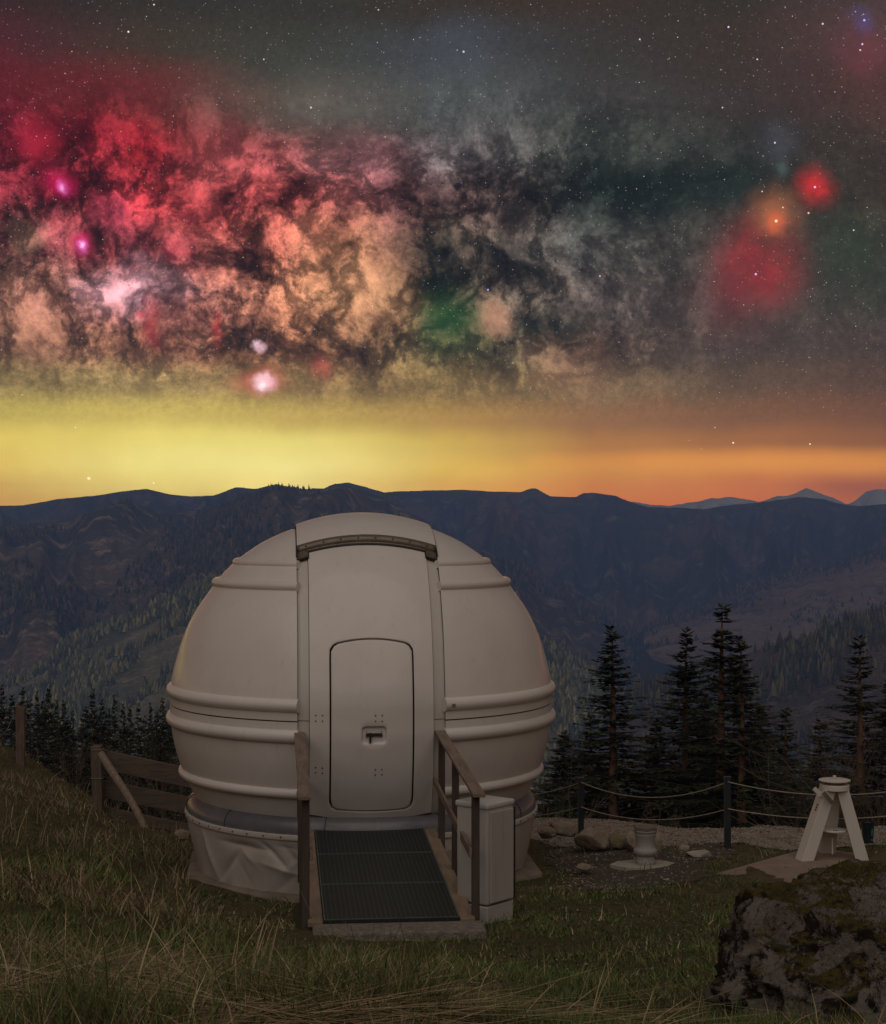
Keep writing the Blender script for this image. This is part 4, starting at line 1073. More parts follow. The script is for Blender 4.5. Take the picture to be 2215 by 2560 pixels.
# ------------------------------------------------------------------ baluster pedestal on its flagstone
bp = P(1613, 2160, 20.2); bz = gz(bp.x, bp.y) + .01
m = MB(); m.prism([(-.40, -.02), (-.22, -.20), (.02, -.24), (.30, -.12), (.40, .04), (.24, .22), (-.06, .26), (-.30, .14)], -.10, .02)
fl = m.build('flagstone', M['flag'], None, bevel=.012); fl.location = (bp.x - .03, bp.y, bz); tag(fl, 'flat pale flagstone under the baluster pedestal', 'flagstone')
pd = thing('baluster_pedestal', 'short speckled granite baluster pedestal with a brown hexagonal top', 'pedestal', (bp.x, bp.y, bz + .02))
m = MB(); m.lathe([(.118, 0), (.122, .015), (.118, .04), (.107, .075), (.104, .09), (.118, .105), (.138, .125), (.144, .148), (.138, .172), (.120, .188), (.112, .20), (.110, .26), (.116, .31), (.128, .345), (.130, .36), (.126, .368), (.136, .378), (.142, .395), (.140, .405)], 36)
m.build('shaft', M['granite'], pd, smooth=True)
m = MB(); m.prism([(.150 * math.cos(a), .150 * math.sin(a)) for a in [math.radians(30 + 60 * k) for k in range(6)]], .405, .452); m.build('top_plate', M['capstone'], pd, bevel=.008)

# ------------------------------------------------------------------ telescope pier on a concrete pad
pad = MB(); pad.prism([(3.13, 19.4), (4.6, 21.0), (6.2, 19.6), (4.6, 17.9)], 0, .10)
pz = gz(4.6, 20.2)
po = pad.build('concrete_pad', surf('brown_concrete', (.27, .20, .15), (.20, .145, .105), 3.0, 0.9, bump=0.4, bscale=40, c3=(.14, .10, .075)), None, bevel=.02); po.location = (0, 0, .0 - .04); tag(po, 'flat brown concrete pad under the white telescope pier', 'pad')
PZ = .06
pp = P(2085.6, 2150, 20.25); tp = thing('telescope_pier', 'white three-legged steel telescope pier on the concrete pad', 'pier', (pp.x, pp.y, PZ))
ZT = 4.15 - (1948 - HY) / F * 20.25 - PZ                             # top disc height above pad
legdirs = [math.radians(a) for a in (206, -28, 88)]
foot = [(-.385, -.10), (.315, -.05), (-.015, .36)]
for fx, fy in foot:
    d = Vector((fx, fy, 0)).normalized()
    a = Vector((fx, fy, 0)); b = Vector((d.x * .085, d.y * .085, ZT - .09))
    ax = (b - a).normalized(); sd = Vector((-d.y, d.x, 0)); nn = sd.cross(ax).normalized()
    def sec(p, wd_, dp_, flat_z):
        r_ = []
        for q in ((-1, -1), (1, -1), (1, 1), (-1, 1)):
            v_ = p + sd * q[0] * wd_ / 2 + nn * q[1] * dp_ / 2
            v_ = v_ + ax * ((flat_z - v_.z) / ax.z); r_.append(v_)
        return r_
    V = sec(a, .185, .150, 0) + sec(b, .175, .140, ZT - .085)
    m = MB(); m.add(V, [(0,3,2,1),(4,5,6,7),(0,1,5,4),(1,2,6,5),(2,3,7,6),(3,0,4,7)])
    lg = m.build('leg', M['pier'], tp, bevel=.006, seg=2)
    if fx < -.2:                                                     # three dark screw holes on the left leg
        for k in range(3):
            q = a.lerp(b, .70 + k * .035) + sd * .0 + d * .072
            m = MB(); m.tube([q - d * .03, q + Vector((-.012, -.04, 0))], .008, 8); m.build('bolt', M['boltm'], lg)
m = MB(); m.lathe([(.165, ZT - .125), (.178, ZT - .118), (.178, ZT - .062), (.172, ZT - .055)], 48); m.build('collar', M['pier'], tp, smooth=True)
m = MB(); m.lathe([(.150, ZT - .022), (.188, ZT - .016), (.189, ZT - .004), (.17, ZT + .002)], 56); tdisc = m.build('top_disc', M['pier'], tp, smooth=True)
for k in range(4):
    a = math.radians(45 + 90 * k); m = MB(); m.tube([(.12 * math.cos(a), .12 * math.sin(a), ZT - .06), (.12 * math.cos(a), .12 * math.sin(a), ZT - .015)], .012, 10); m.build('spacer', M['steelbar'], tp)
m = MB(); m.lathe([(.012, ZT), (.012, ZT + .022), (.020, ZT + .024), (.020, ZT + .044), (.016, ZT + .047)], 16); m.build('knob', M['pier'], tdisc, smooth=True)
zs = 4.15 - (2077 - HY) / F * 20.2 - PZ
m = MB(); m.lathe([(.150, zs - .012), (.154, zs), (.150, zs + .006)], 40, c=(-.005, .02, 0)); shf = m.build('shelf', M['pier'], tp, smooth=True)
m = MB(); m.box((.0, -.06, zs + .008), (.06, .016, .006)); m.build('slot', M['boltm'], shf)
m = MB(); m.box((-.015, .06, zs * .42), (.016, .03, zs * .6)); m.build('cable_channel', M['pier'], tp)
for (ax_, az_), (bx_, bz_), dy, mt in (((-.275, ZT - .085), (-.19, ZT - .175), -.13, 'pier'), ((-.175, ZT - .125), (-.07, ZT - .255), -.185, 'steelbar')):
    m = MB(); m.beam((ax_, dy, az_), (bx_, dy - .01, bz_), .05, .028, up=(0, 1, .2)); m.build('clamp_bar', M[mt], tp, bevel=.004)

# ------------------------------------------------------------------ plant bucket
bk = P(2169, 2128, 21.4); bkz = gz(bk.x, bk.y)
bt = thing('plant_bucket', 'small black plastic plant bucket with a teal leaf print behind the pier', 'bucket', (bk.x, bk.y, bkz))
m = MB(); m.lathe([(.062, -.02), (.082, .27), (.090, .272), (.091, .287), (.080, .287), (.076, .25)], 30, capt=False); body = m.build('body', M['bucket'], bt, smooth=True)
m = MB(); m.lathe([(.077, .262), (.04, .275), (.0, .281)], 20, capb=False, capt=False); m.build('soil', M['soilm'], bt, smooth=True)
def on_bucket(u, z):
    r = .062 + (.082 - .062) * (z + .02) / .29 + .0015; a = math.radians(-62) + u / r
    return (r * math.cos(a), r * math.sin(a), z)
leaf = [(.0, .10), (.012, .125), (.019, .15), (.021, .175), (.016, .20), (.006, .222), (-.004, .205), (-.014, .20), (-.010, .185), (-.020, .175), (-.012, .16), (-.016, .14), (-.008, .12)]
m = MB(); m.add([on_bucket(u, z) for u, z in leaf] + [on_bucket(0, .165)], [(i, (i + 1) % len(leaf), len(leaf)) for i in range(len(leaf))]); m.build('leaf_emblem', M['teal'], body)
m = MB()
for u0, h_ in ((-.012, .014), (-.004, .020), (.004, .013), (.012, .018)):
    m.add([on_bucket(u0, .055), on_bucket(u0 + .005, .055), on_bucket(u0 + .005, .055 + h_), on_bucket(u0, .055 + h_)], [(0, 1, 2, 3)])
m.build('small_print', M['palepr'], body)

# ------------------------------------------------------------------ left fences
fa = P(245, 2032, 26.8); fz = gz(fa.x, fa.y)
ftop = P(245, 1863, 26.8).z
bf = thing('board_fence', 'weathered board fence with a leaning brace, running behind the dome', 'fence', (fa.x, fa.y, fz))
m = MB(); m.beam((0.02, 0, -.4), (-.02, 0, ftop - fz), .165, .165, up=(0, 1, 0)); pst = m.build('post', M['postwood'], bf, bevel=.012)
for py in (1873, 1944):
    zz_ = P(245, py, 26.8).z - fz; m = MB(); m.box((0, 0, zz_), (.184, .184, .018)); m.build('wire_tie', M['wire'], pst, bevel=.004)
for px_, py in ((225, 1864), (232, 1948)):
    q = P(px_, py, 26.75) - Vector(bf.location); m = MB(); m.tube([q + Vector((.035 * math.cos(t), -.0, .035 * math.sin(t))) for t in np.linspace(0, 2 * math.pi, 13)], .012, 6); m.tube([q + Vector((.03, 0, 0)), Vector((-.05, 0, q.z))], .008, 6); m.build('insulator', M['seal'], pst)
for (ya, yb), (yc, yd), px1 in (((1874, 1924), (1920, 1968), 470), ((1950, 1994), (1994, 2038), 490), ((2016, 2046), (2060, 2084), 470)):
    A0, A1, B0, B1 = P(258, ya, 26.95), P(258, yb, 26.95), P(px1 + 150, yc + (yc - ya) * .70, 26.6), P(px1 + 150, yd + (yd - yb) * .70, 26.6)
    L_ = [p - Vector(bf.location) for p in (A0, B0, B1, A1)]
    m = MB(); m.add(L_ + [p + Vector((0, .045, 0)) for p in L_], [(0,1,2,3),(7,6,5,4),(0,4,5,1),(1,5,6,2),(2,6,7,3),(3,7,4,0)]); m.build('board', M['fencewood'], bf, bevel=.004)
A0, B0 = P(252, 1884, 26.5) - Vector(bf.location), P(370, 2070, 25.6) - Vector(bf.location)
m = MB(); md = A0.lerp(B0, .5) + Vector((.004, 0, .005)); m.tube([A0, A0.lerp(B0, .25), md, A0.lerp(B0, .75), B0 - Vector((0, 0, .1))], [.062, .066, .062, .058, .056], 9); m.build('brace', M['polewood'], bf, smooth=True)
fp = P(53, 1908, 29.4); fpz = gz(fp.x, fp.y); ft2 = P(53, 1762, 29.4).z
sp_ = thing('fence_post', 'lone slanted-top wooden fence post on the slope at the left edge', 'post', (fp.x, fp.y, fpz))
m = MB(); h2 = ft2 - fpz
m.add([(-.08, -.05, -.3), (.075, -.05, -.3), (.075, .05, -.3), (-.08, .05, -.3), (-.085, -.05, h2), (.07, -.05, h2 - .055), (.07, .05, h2 - .055), (-.085, .05, h2)], [(0,3,2,1),(4,5,6,7),(0,1,5,4),(1,2,6,5),(2,3,7,6),(3,0,4,7)])
p_ = m.build('shaft', M['postwood'], sp_, bevel=.008)
for px_, py in ((33, 1777), (36, 1860)):
    q = P(px_, py, 29.38) - Vector(sp_.location); m = MB(); m.tube([q + Vector((.038 * math.cos(t), -.0, .03 * math.sin(t))) for t in np.linspace(0, 2 * math.pi, 13)], .013, 6); m.tube([q + Vector((.03, 0, 0)), Vector((-.06, 0, q.z))], .008, 6); m.build('insulator', M['seal'], sp_)
wa = [P(px_, py, D) for px_, py, D in ((36, 1780, 29.35), (30, 1800, 28), (18, 1824, 26), (0, 1842, 24), (-60, 1880, 20))]
m = MB(); m.tube(wa, .005, 5); o = m.build('fence_wire', M['wire'], None); tag(o, 'slack wire hanging down to the left from the lone fence post', 'wire')

# ------------------------------------------------------------------ big mossy boulder in the foreground
def boulder():
    bm = bmesh.new(); bmesh.ops.create_icosphere(bm, subdivisions=7, radius=1.0)
    v = np.array([x.co[:] for x in bm.verts])
    L = 1 + fbm3(v * .9 + 4.2, 4, .5) * .5 + fbm3(v * 2.2 + 9.0, 6, .55, ridge=True) * .34
    rr_ = np.random.default_rng(8)
    for k in range(18):
        pn = rr_.normal(size=3); pn /= np.linalg.norm(pn); dd = v @ pn
        lim_ = rr_.uniform(.70, .92); L = np.where(dd * L > lim_, (lim_ + (dd * L - lim_) * .08) / np.maximum(dd, 1e-3), L)
    v = v * L[:, None]
    v = v + v / np.linalg.norm(v, axis=1)[:, None] * (fbm3(v * 7 + 3, 6, .68)[:, None] * .17 + fbm3(v * 3.3, 5, .6, ridge=True)[:, None] * .16)
    ex = (v.max(0) - v.min(0)) / 2; cc = (v.max(0) + v.min(0)) / 2
    v = (v - cc) / ex * np.array([.81, .66, .64])
    # shoulder: lower towards the left, as it lies
    v[:, 0] *= 1 - .20 * np.clip(-v[:, 2] / .6, 0, 1)
    v[:, 2] += .07 * v[:, 0] - .05
    for q_, p_ in zip(bm.verts, v): q_.co = p_
    me = bpy.data.meshes.new('boulder'); bm.to_mesh(me); bm.free(); return me, v
def boulder_mat():
    m, t, b = principled('lichen_boulder')
    co = t.node('ShaderNodeTexCoord').outputs['Object']
    geo = t.node('ShaderNodeNewGeometry'); sp = t.node('ShaderNodeSeparateXYZ'); t.put(sp.inputs[0], geo.outputs['Normal'])
    f, _ = t.noise(co, 4.0, 8, .62); g, _ = t.noise(co, 15, 8, .68); k, _ = t.noise(co, 60, 6, .68); p2, _ = t.noise(t.vmath('ADD', co, (5, 2, 1)), 6.5, 10, .70, .5)
    c = t.mix(t.mapr(f, .35, .65), (.125, .106, .09), (.20, .172, .148))
    c = t.mix(t.mapr(k, .5, .72), c, (.26, .228, .198))
    c = t.mix(t.mapr(p2, .49, .55), c, (.018, .013, .010))
    c = t.mix(t.mapr(g, .585, .64), c, (.016, .011, .009))
    mo = t.math('ADD', sp.outputs[2], t.math('MULTIPLY', t.math('SUBTRACT', p2, .5), 2.6))
    c = t.mix(t.mapr(mo, .72, 1.0, 0, .85), c, t.mix(t.mapr(g, .4, .6), (.060, .050, .014), (.115, .085, .022)))
    t.put(b.inputs['Base Color'], c); b.inputs['Roughness'].default_value = .92; b.inputs['Specular IOR Level'].default_value = .2
    bn = t.node('ShaderNodeBump'); bn.inputs['Strength'].default_value = .9; bn.inputs['Distance'].default_value = .03
    t.put(bn.inputs['Height'], t.math('ADD', g, t.math('MULTIPLY', k, .6))); t.l.new(bn.outputs[0], b.inputs['Normal'])
    return m
me, bv = boulder()
bo = link('mossy_boulder', me, None, boulder_mat()); me.shade_smooth()
BL = P(2252, 2552, 6.9); bo.location = BL; bo.rotation_euler = (0, 0, .2)
tag(bo, 'large dark boulder with moss and lichen at the lower right', 'boulder')
# ------------------------------------------------------------------ trees
M['limb'] = surf('spruce_limb', (.060, .042, .030), (.035, .026, .02), 4, 0.9)
def spruce_meshes(h, wid, seed, sparse=1.0, lowbare=.12, spread_low=1.0):
    """trunk, bare inner limbs and needle crown of one spruce of height h"""
    r = np.random.default_rng(seed)
    # trunk
    m = MB(); n = 14; pts_ = []; rad = []
    bx, by = r.normal(0, .012, 2) * h
    for i in range(n + 1):
        t = i / n; pts_.append((bx * math.sin(t * 3) * .3, by * math.sin(t * 2.4) * .3, t * h)); rad.append(max(.004, .0155 * h * (1 - t) ** .85))
    m.tube(pts_, rad, 8)
    tr = m
    # branches
    LV, LF, Vn, Fn, Cn = [], [], [], [], []
    lim = MB()
    z = lowbare * h; whorl = 0
    while z < h * .985:
        t = z / h
        env = 1.12 * (1 - t) ** .98 * (1 - .35 * max(0, .28 - t) / .28 * (1 - spread_low))
        R = wid * env * r.uniform(.75, 1.15)
        nb = int(r.integers(6, 10)) if t < .9 else 5
        a0 = r.uniform(0, 6.28)
        for k in range(nb):
            if r.random() > .93 * sparse: continue
            a = a0 + 6.283 * k / nb + r.normal(0, .22); L = R * r.uniform(.5, 1.22)
            front = max(0.0, -math.sin(a))
            if t < .8 and r.random() < .55 * front ** 4: continue
            L *= (1 + .22 * math.sin(a * 2 + seed) * math.cos(t * 9 + seed))
            up = .45 * (t - .35) + r.normal(0, .12)                   # upper limbs rise, lower ones droop
            zb = z + r.normal(0, .012) * h
            d = np.array([math.cos(a), math.sin(a)])
            ns = max(4, int(L / .20))
            P_ = []
            for i in range(ns + 1):
                u = i / ns
                zz_ = zb + L * (up * u - .42 * u * u * (1 - t * .8) + .18 * u ** 4)
                P_.append((d[0] * L * u, d[1] * L * u, zz_))
            lim.tube([P_[0], P_[ns // 2], P_[ns]], [.012 + .010 * L * .3, .008 + .003 * L, .003], 3, caps=False)
            bare = .08 + .22 * max(0, .6 - t)
            for i in range(ns * 3):
                u = (i + r.random()) / (ns * 3)
                if u < bare and r.random() < .85: continue
                q = u * ns; i0 = min(int(q), ns - 1); fq = q - i0
                p = np.array(P_[i0]) * (1 - fq) + np.array(P_[i0 + 1]) * fq
                taper = (1 - .55 * u)
                for s in (-1, 1):
                    ln = r.uniform(.16, .34) * taper * (.38 + .17 * L) * 1.4
                    sa = a + s * r.uniform(.5, 1.15); dn = -r.uniform(.05, .75) * (1.15 - t)
                    tip = p + np.array([math.cos(sa) * ln, math.sin(sa) * ln, dn * ln + r.normal(0, .02)])
                    wv = np.array([-math.sin(sa), math.cos(sa), r.normal(0, .5)]) * ln * r.uniform(.16, .27)
                    md = p * .45 + tip * .55
                    o_ = len(Vn); Vn += [p, md + wv, tip, md - wv]
                    Fn.append((o_, o_ + 1, o_ + 2, o_ + 3))
                    g = r.uniform(.65, 1.35); base = np.array((.022, .030, .013)) if r.random() < .8 else np.array((.034, .040, .016))
                    if r.random() < .06: base = np.array((.075, .055, .030))
                    Cn += [base * g] * 4
        z += h * r.uniform(.013, .022) * (1 if t < .75 else .8)
        whorl += 1
    # leader tuft
    for k in range(10):
        a = r.uniform(0, 6.28); z0 = h * r.uniform(.955, .995); ln = .018 * h
        o_ = len(Vn); p = np.array([0, 0, z0]); tip = p + np.array([math.cos(a) * ln, math.sin(a) * ln, ln * .8]); wv = np.array([-math.sin(a), math.cos(a), .3]) * ln * .25
        Vn += [p, (p + tip) / 2 + wv, tip, (p + tip) / 2 - wv]; Fn.append((o_, o_ + 1, o_ + 2, o_ + 3)); Cn += [np.array((.03, .038, .016))] * 4
    return tr, lim, np.array(Vn), np.array(Fn), np.array(Cn)
PROTO = []
for i, (h, wd_, sp_v, lb_, sl_) in enumerate(((11.0, 2.9, .92, .16, .9), (11.0, 3.4, 1.0, .08, 1.0), (11.0, 2.6, .85, .20, .8), (11.0, 3.0, .78, .14, .7))):
    tr, lim, Vn, Fn, Cn = spruce_meshes(h, wd_, 50 + i, sp_v, lb_, sl_)
    a = tr.build('trunk', M['bark'], None, smooth=True); b = lim.build('limbs', M['limb'], None)
    c = np_mesh('crown', Vn, Fn, cols=Cn, mat=M['needles'])
    PROTO.append([q.data for q in (a, b, c)])
    for q in (a, b, c): bpy.data.objects.remove(q)
def spruce(px, ytop, D, proto, label, group, rot, wmul=1.0, nm='spruce_tree'):
    x = (px - CX) / F * D; zg = gz(x, D) - .2; top = P(px, ytop, D).z; h = top - zg
    t = thing(nm, label, 'tree', (x, D, zg), rot, group)
    k = h / 11.0
    for me_, n_ in zip(PROTO[proto], ('trunk', 'limbs', 'crown')):
        o = bpy.data.objects.new(n_, me_); C.objects.link(o); o.parent = t
        o.scale = (k * wmul, k * wmul, k)
        if n_ != 'trunk': o['kind'] = 'stuff'
    return t
GR = 'spruces below the gravel path'
for px, yt, D, pr_, lb, rot, wm in (
    (1530, 1566, 58, 0, 'tall spruce with a visible bare trunk, nearest the dome on the right', .4, 1.0),
    (1716, 1572, 60, 1, 'dense dark spruce just left of the tallest one', 1.3, .92),
    (1806, 1508, 57, 2, 'tallest spruce of the right-hand group', 2.1, 1.05),
    (1852, 1592, 54, 0, 'spruce crowding the right side of the tallest one, with a reddish trunk', 3.3, .95),
    (1962, 1770, 62, 3, 'short thin spruce between the tall group and the right-edge spruce', .9, 1.0),
    (2148, 1590, 50, 3, 'tall open spruce at the right edge behind the telescope pier', 2.6, .95),
    (1640, 1800, 70, 1, 'low dark spruce filling the gap left of the dense spruce', .2, 1.25),
    (1410, 1830, 66, 1, 'low dark spruce showing beside the right flank of the dome', 2.2, 1.3),
    (1478, 1790, 72, 3, 'dim spruce behind the left side of the nearest tall spruce', 4.0, 1.2),
    (1760, 1740, 72, 1, 'dark spruce behind, between the dense and the tallest spruces', 5.0, 1.2),
    (1900, 1760, 70, 1, 'dark bushy spruce behind the right side of the tall group', 1.9, 1.2),
    (2050, 1800, 72, 3, 'small dim spruce left of the right-edge spruce', 3.0, 1.2),
    (2225, 1700, 64, 1, 'dark spruce cut off by the right edge of the picture', 4.4, 1.2),
    (1370, 1960, 48, 3, 'young low spruce just right of the base of the dome', 1.1, 1.1)):
    spruce(px, yt, D, pr_, lb, GR, (rot % 1.0) - .5, wm * (1.72 if yt < 1700 else 1.7))
GL = 'dark spruces below the left slope'
LT = [(6, 1712), (58, 1716), (93, 1728), (122, 1716), (142, 1750), (160, 1752), (182, 1778), (206, 1786), (232, 1722), (255, 1750), (287, 1738), (308, 1760), (325, 1766), (346, 1760), (377, 1758), (406, 1746), (432, 1760), (460, 1764), (30, 1738), (75, 1748), (108, 1752), (215, 1768), (270, 1772), (392, 1782), (420, 1790), (360, 1790), (242, 1790), (172, 1800)]
adj = ['tall', 'broad', 'slim', 'ragged', 'low', 'narrow']
nb_ = 0
lab = {0: 'spruce cut by the left edge of the picture, above the lone fence post', 1: 'tall spruce straight above the lone fence post', 3: 'pointed tall spruce second right of the lone fence post', 8: 'tallest spruce above the braced fence post', 10: 'tall spruce second right of the one above the braced post', 15: 'spruce with open branches next to the left flank of the dome'}
for i, (px, yt) in enumerate(LT):
    D = 84 + (i * 7) % 17 + (10 if i >= 18 else 0)
    pr_ = (1, 3, 0, 1, 0, 1)[i % 6]
    order = sorted(range(len(LT)), key=lambda k: LT[k][0]).index(i) + 1
    words_ = ['first', 'second', 'third', 'fourth', 'fifth', 'sixth', 'seventh', 'eighth', 'ninth', 'tenth', 'eleventh', 'twelfth', 'thirteenth', 'fourteenth', 'fifteenth', 'sixteenth', 'seventeenth', 'eighteenth', 'nineteenth', 'twentieth', 'twenty-first', 'twenty-second', 'twenty-third', 'twenty-fourth', 'twenty-fifth', 'twenty-sixth', 'twenty-seventh', 'twenty-eighth']
    spruce(px, yt, D, pr_, lab.get(i, 'dark spruce in the left row, %s treetop counted from the left edge' % words_[order - 1]), GL, i * 1.37, (.78, .9, .7, .84)[i % 4] if i < 18 else 1.1)

# bare shrubs
def shrub(px, ybase, ytop, D, label, seed, spread_=.8, n0=6, rad=.012):
    r = np.random.default_rng(seed); x = (px - CX) / F * D
    base = Vector((x, D, P(px, ybase, D).z)); h = (ybase - ytop) / F * D
    gzv = gz(x, D); base.z = min(base.z, gzv + .0) if gzv > base.z - 3 else base.z
    h = P(px, ytop, D).z - base.z
    m = MB()
    def grow(p, d, L, rd, lev):
        pts_ = [p]; q = p; dd = d.copy(); ns = 4
        for i in range(ns):
            dd = (dd + Vector(r.normal(0, .14, 3)) + Vector((0, 0, .05))).normalized(); q = q + dd * (L / ns); pts_.append(q)
        m.tube(pts_, [rd, rd * .85, rd * .7, rd * .55, rd * .4], 4, caps=False)
        if lev > 0:
            for k in range(int(r.integers(3, 6))):
                s = pts_[int(r.integers(1, ns + 1))]; nd = (dd + Vector(r.normal(0, .55, 3))).normalized()
                grow(s, nd, L * r.uniform(.4, .7), rd * .5, lev - 1)
    for k in range(n0):
        a = r.uniform(0, 6.28); grow(Vector((0, 0, 0)), Vector((math.cos(a) * spread_ * r.uniform(.2, 1), math.sin(a) * spread_ * .6, 1)).normalized(), h * r.uniform(.55, .8), rad, 2)
    o = m.build('bare_shrub', M['twig'], None); o.location = base
    tag(o, label, 'shrub', 'leafless shrubs'); return o
shrub(1642, 2052, 1985, 25.4, 'small leafless shrub behind the rope, above the pedestal', 1, 1.0, 4, .010)
shrub(1690, 2062, 2026, 25.2, 'low twiggy shrub right of the small leafless shrub', 2, 1.2, 7, .006)
shrub(2085, 2100, 1800, 33, 'leafless brown bush behind the top of the telescope pier', 3, .7, 8, .016)
shrub(2180, 2100, 1780, 34, 'leafless brown bush at the right edge behind the rope', 4, .7, 9, .016)
shrub(2010, 2090, 1870, 36, 'thin leafless bush left of the telescope pier', 5, .7, 7, .014)
shrub(440, 2000, 1850, 31, 'tangled leafless bramble beside the left flank of the dome', 6, 1.1, 10, .010)
shrub(400, 2010, 1880, 32, 'leafless bramble above the right end of the board fence', 7, 1.1, 9, .009)
shrub(190, 1900, 1845, 31, 'dry leafless brush on the slope crest between the two fence posts', 8, 1.3, 9, .006)
shrub(1360, 2060, 1900, 30, 'brown leafless bush right of the dome below the upper rope', 9, .9, 8, .012)

# ------------------------------------------------------------------ grass, straw, pebbles
def in_dome(x, d): 
    return ((x - DC.x) ** 2 + (d - DC.y) ** 2) < 2.2 ** 2
cY, sY = math.cos(YAW), math.sin(YAW)
def in_ramp(x, d, mg=.08):
    lx = (x - DC.x) * cY + (d - DC.y) * sY; ly = -(x - DC.x) * sY + (d - DC.y) * cY
    return (np.abs(lx - RX) < .76 + mg) & (ly > -6.12 - mg * .3) & (ly < -1.5)
def in_poly(poly, x, y):
    poly = np.array(poly); ins = np.zeros(x.shape, bool); j = len(poly) - 1
    for i in range(len(poly)):
        a, b = poly[i], poly[j]
        ins ^= ((a[1] > y) != (b[1] > y)) & (x < (b[0] - a[0]) * (y - a[1]) / (b[1] - a[1] + 1e-9) + a[0]); j = i
    return ins
PAD = [(3.13, 19.4), (4.6, 21.0), (6.2, 19.6), (4.6, 17.9)]
SLAB = [(DC.x + 2.27 * math.cos(YAW + math.radians(22.5 + 45 * k)), DC.y + 2.27 * math.sin(YAW + math.radians(22.5 + 45 * k))) for k in range(8)]
FLAG = [(bp.x - .03 + x, bp.y + y) for x, y in ((-.40, -.02), (-.22, -.20), (.02, -.24), (.30, -.12), (.40, .04), (.24, .22), (-.06, .26), (-.30, .14))]
CAB = [tuple((Vector(cp) + Matrix.Rotation(math.radians(50), 3, 'Z') @ Vector((a, b, 0)))[:2]) for a, b in ((0, 0), (ca, 0), (ca, cb), (0, cb))]
def scatter(n, dmin, dmax, seed, amax=.30, power=1.0):
    r = np.random.default_rng(seed)
    # density falls off with distance: uniform in log distance
    d = dmin * (dmax / dmin) ** (r.random(n) ** power); a = r.uniform(-amax, amax, n)
    x = d * np.tan(a)
    bad = in_dome(x, d) | in_ramp(x, d) | in_poly(PAD, x, d) | in_poly(CAB, x, d) | in_poly(SLAB, x, d) | in_poly(FLAG, x, d)
    return x[~bad], d[~bad], r
def blades(name, label, x, d, r, h, wd_, lean, col, curl=.5, seg=3, dirbias=None, lift=0.0, upmul=1.0):
    n = len(x); z = ground_z(x, d) - .01 + lift
    a = r.uniform(0, 6.283, n) if dirbias is None else dirbias
    ux, uy = np.cos(a), np.sin(a)
    fa_ = a + r.normal(0, .9, n) + 1.57; sx, sy = np.cos(fa_), np.sin(fa_)
    levels = []
    for k in range(seg + 1):
        t = k / seg
        off = h * lean * (t ** (1 + curl)); up = h * np.sqrt(np.maximum(1 - (lean * .92) ** 2, .02)) * (t - .25 * lean * t * t) * upmul
        cx_, cy_, cz_ = x + ux * off, d + uy * off, z + up
        if k < seg:
            ww = wd_ * (1 - .55 * t) / 2
            levels += [np.stack([cx_ - sx * ww, cy_ - sy * ww, cz_], -1), np.stack([cx_ + sx * ww, cy_ + sy * ww, cz_], -1)]
        else: levels.append(np.stack([cx_, cy_, cz_], -1))
    V = np.stack(levels, 1); S = 2 * seg + 1; f = []
    for k in range(seg - 1): f += [(2 * k, 2 * k + 1, 2 * k + 3), (2 * k, 2 * k + 3, 2 * k + 2)]
    f.append((2 * seg - 2, 2 * seg - 1, 2 * seg))
    FF = (np.array(f)[None] + (np.arange(n) * S)[:, None, None]).reshape(-1, 3)
    o = np_mesh(name, V.reshape(-1, 3), FF, cols=np.repeat(col, S, 0), mat=M['grass'])
    tag(o, label, kind='stuff'); return o
GREEN = np.array([(.090, .130, .034), (.105, .140, .040), (.135, .150, .054), (.062, .095, .026)])
DRY = np.array([(.33, .245, .14), (.26, .19, .105), (.40, .31, .19), (.20, .14, .08), (.15, .105, .06)])
def dryness(x, d):
    px = CX + x / d * F
    m = fbm2(x * .55 + 3, d * .55, 4) * 2.2 + fbm2(x * 2.3, d * 2.3, 3) * .8
    base_ = np.where(px < 1250, .34, .13) + np.where((d < 8.5) & (px < 1250), .10, 0) - np.where((px > 1300) & (d < 14), .05, 0)
    return np.clip(base_ + m * .45, .05, .95)
def grasscol(x, d, r, dr):
    isd = r.random(len(x)) < dr
    g = GREEN[r.integers(0, len(GREEN), len(x))]; y = DRY[r.integers(0, len(DRY), len(x))]
    return np.where(isd[:, None], y, g) * r.uniform(.65, 1.3, (len(x), 1)), isd
# sward
x, d, r = scatter(150000, 3.9, 36, 21)
keep = ~(in_poly(PATH, x, d) & (r.random(len(x)) < .97)) & ~(in_poly(DIRT, x, d) & (r.random(len(x)) < .72))
x, d = x[keep], d[keep]; dr = dryness(x, d); col, isd = grasscol(x, d, r, dr)
px = CX + x / d * F
hs = np.where(px < 560, .8, .5)
tuft = np.clip(.65 + fbm2(x * 1.5, d * 1.5, 4) * 3.0, .4, 1.6)
h = r.gamma(5, .022, len(x)) * hs * tuft + .012; h = np.where(in_poly(DIRT, x, d), h * .5, h)
blades('meadow_grass', 'mixed green and dry meadow grass over the whole slope', x, d, r, h, r.uniform(.0035, .0075, len(x)) * np.clip(d / 7, .8, 2.6), r.beta(2.6, 1.5, len(x)), col * np.clip(.55 + .5 * tuft[:, None], .6, 1.25), seg=2)
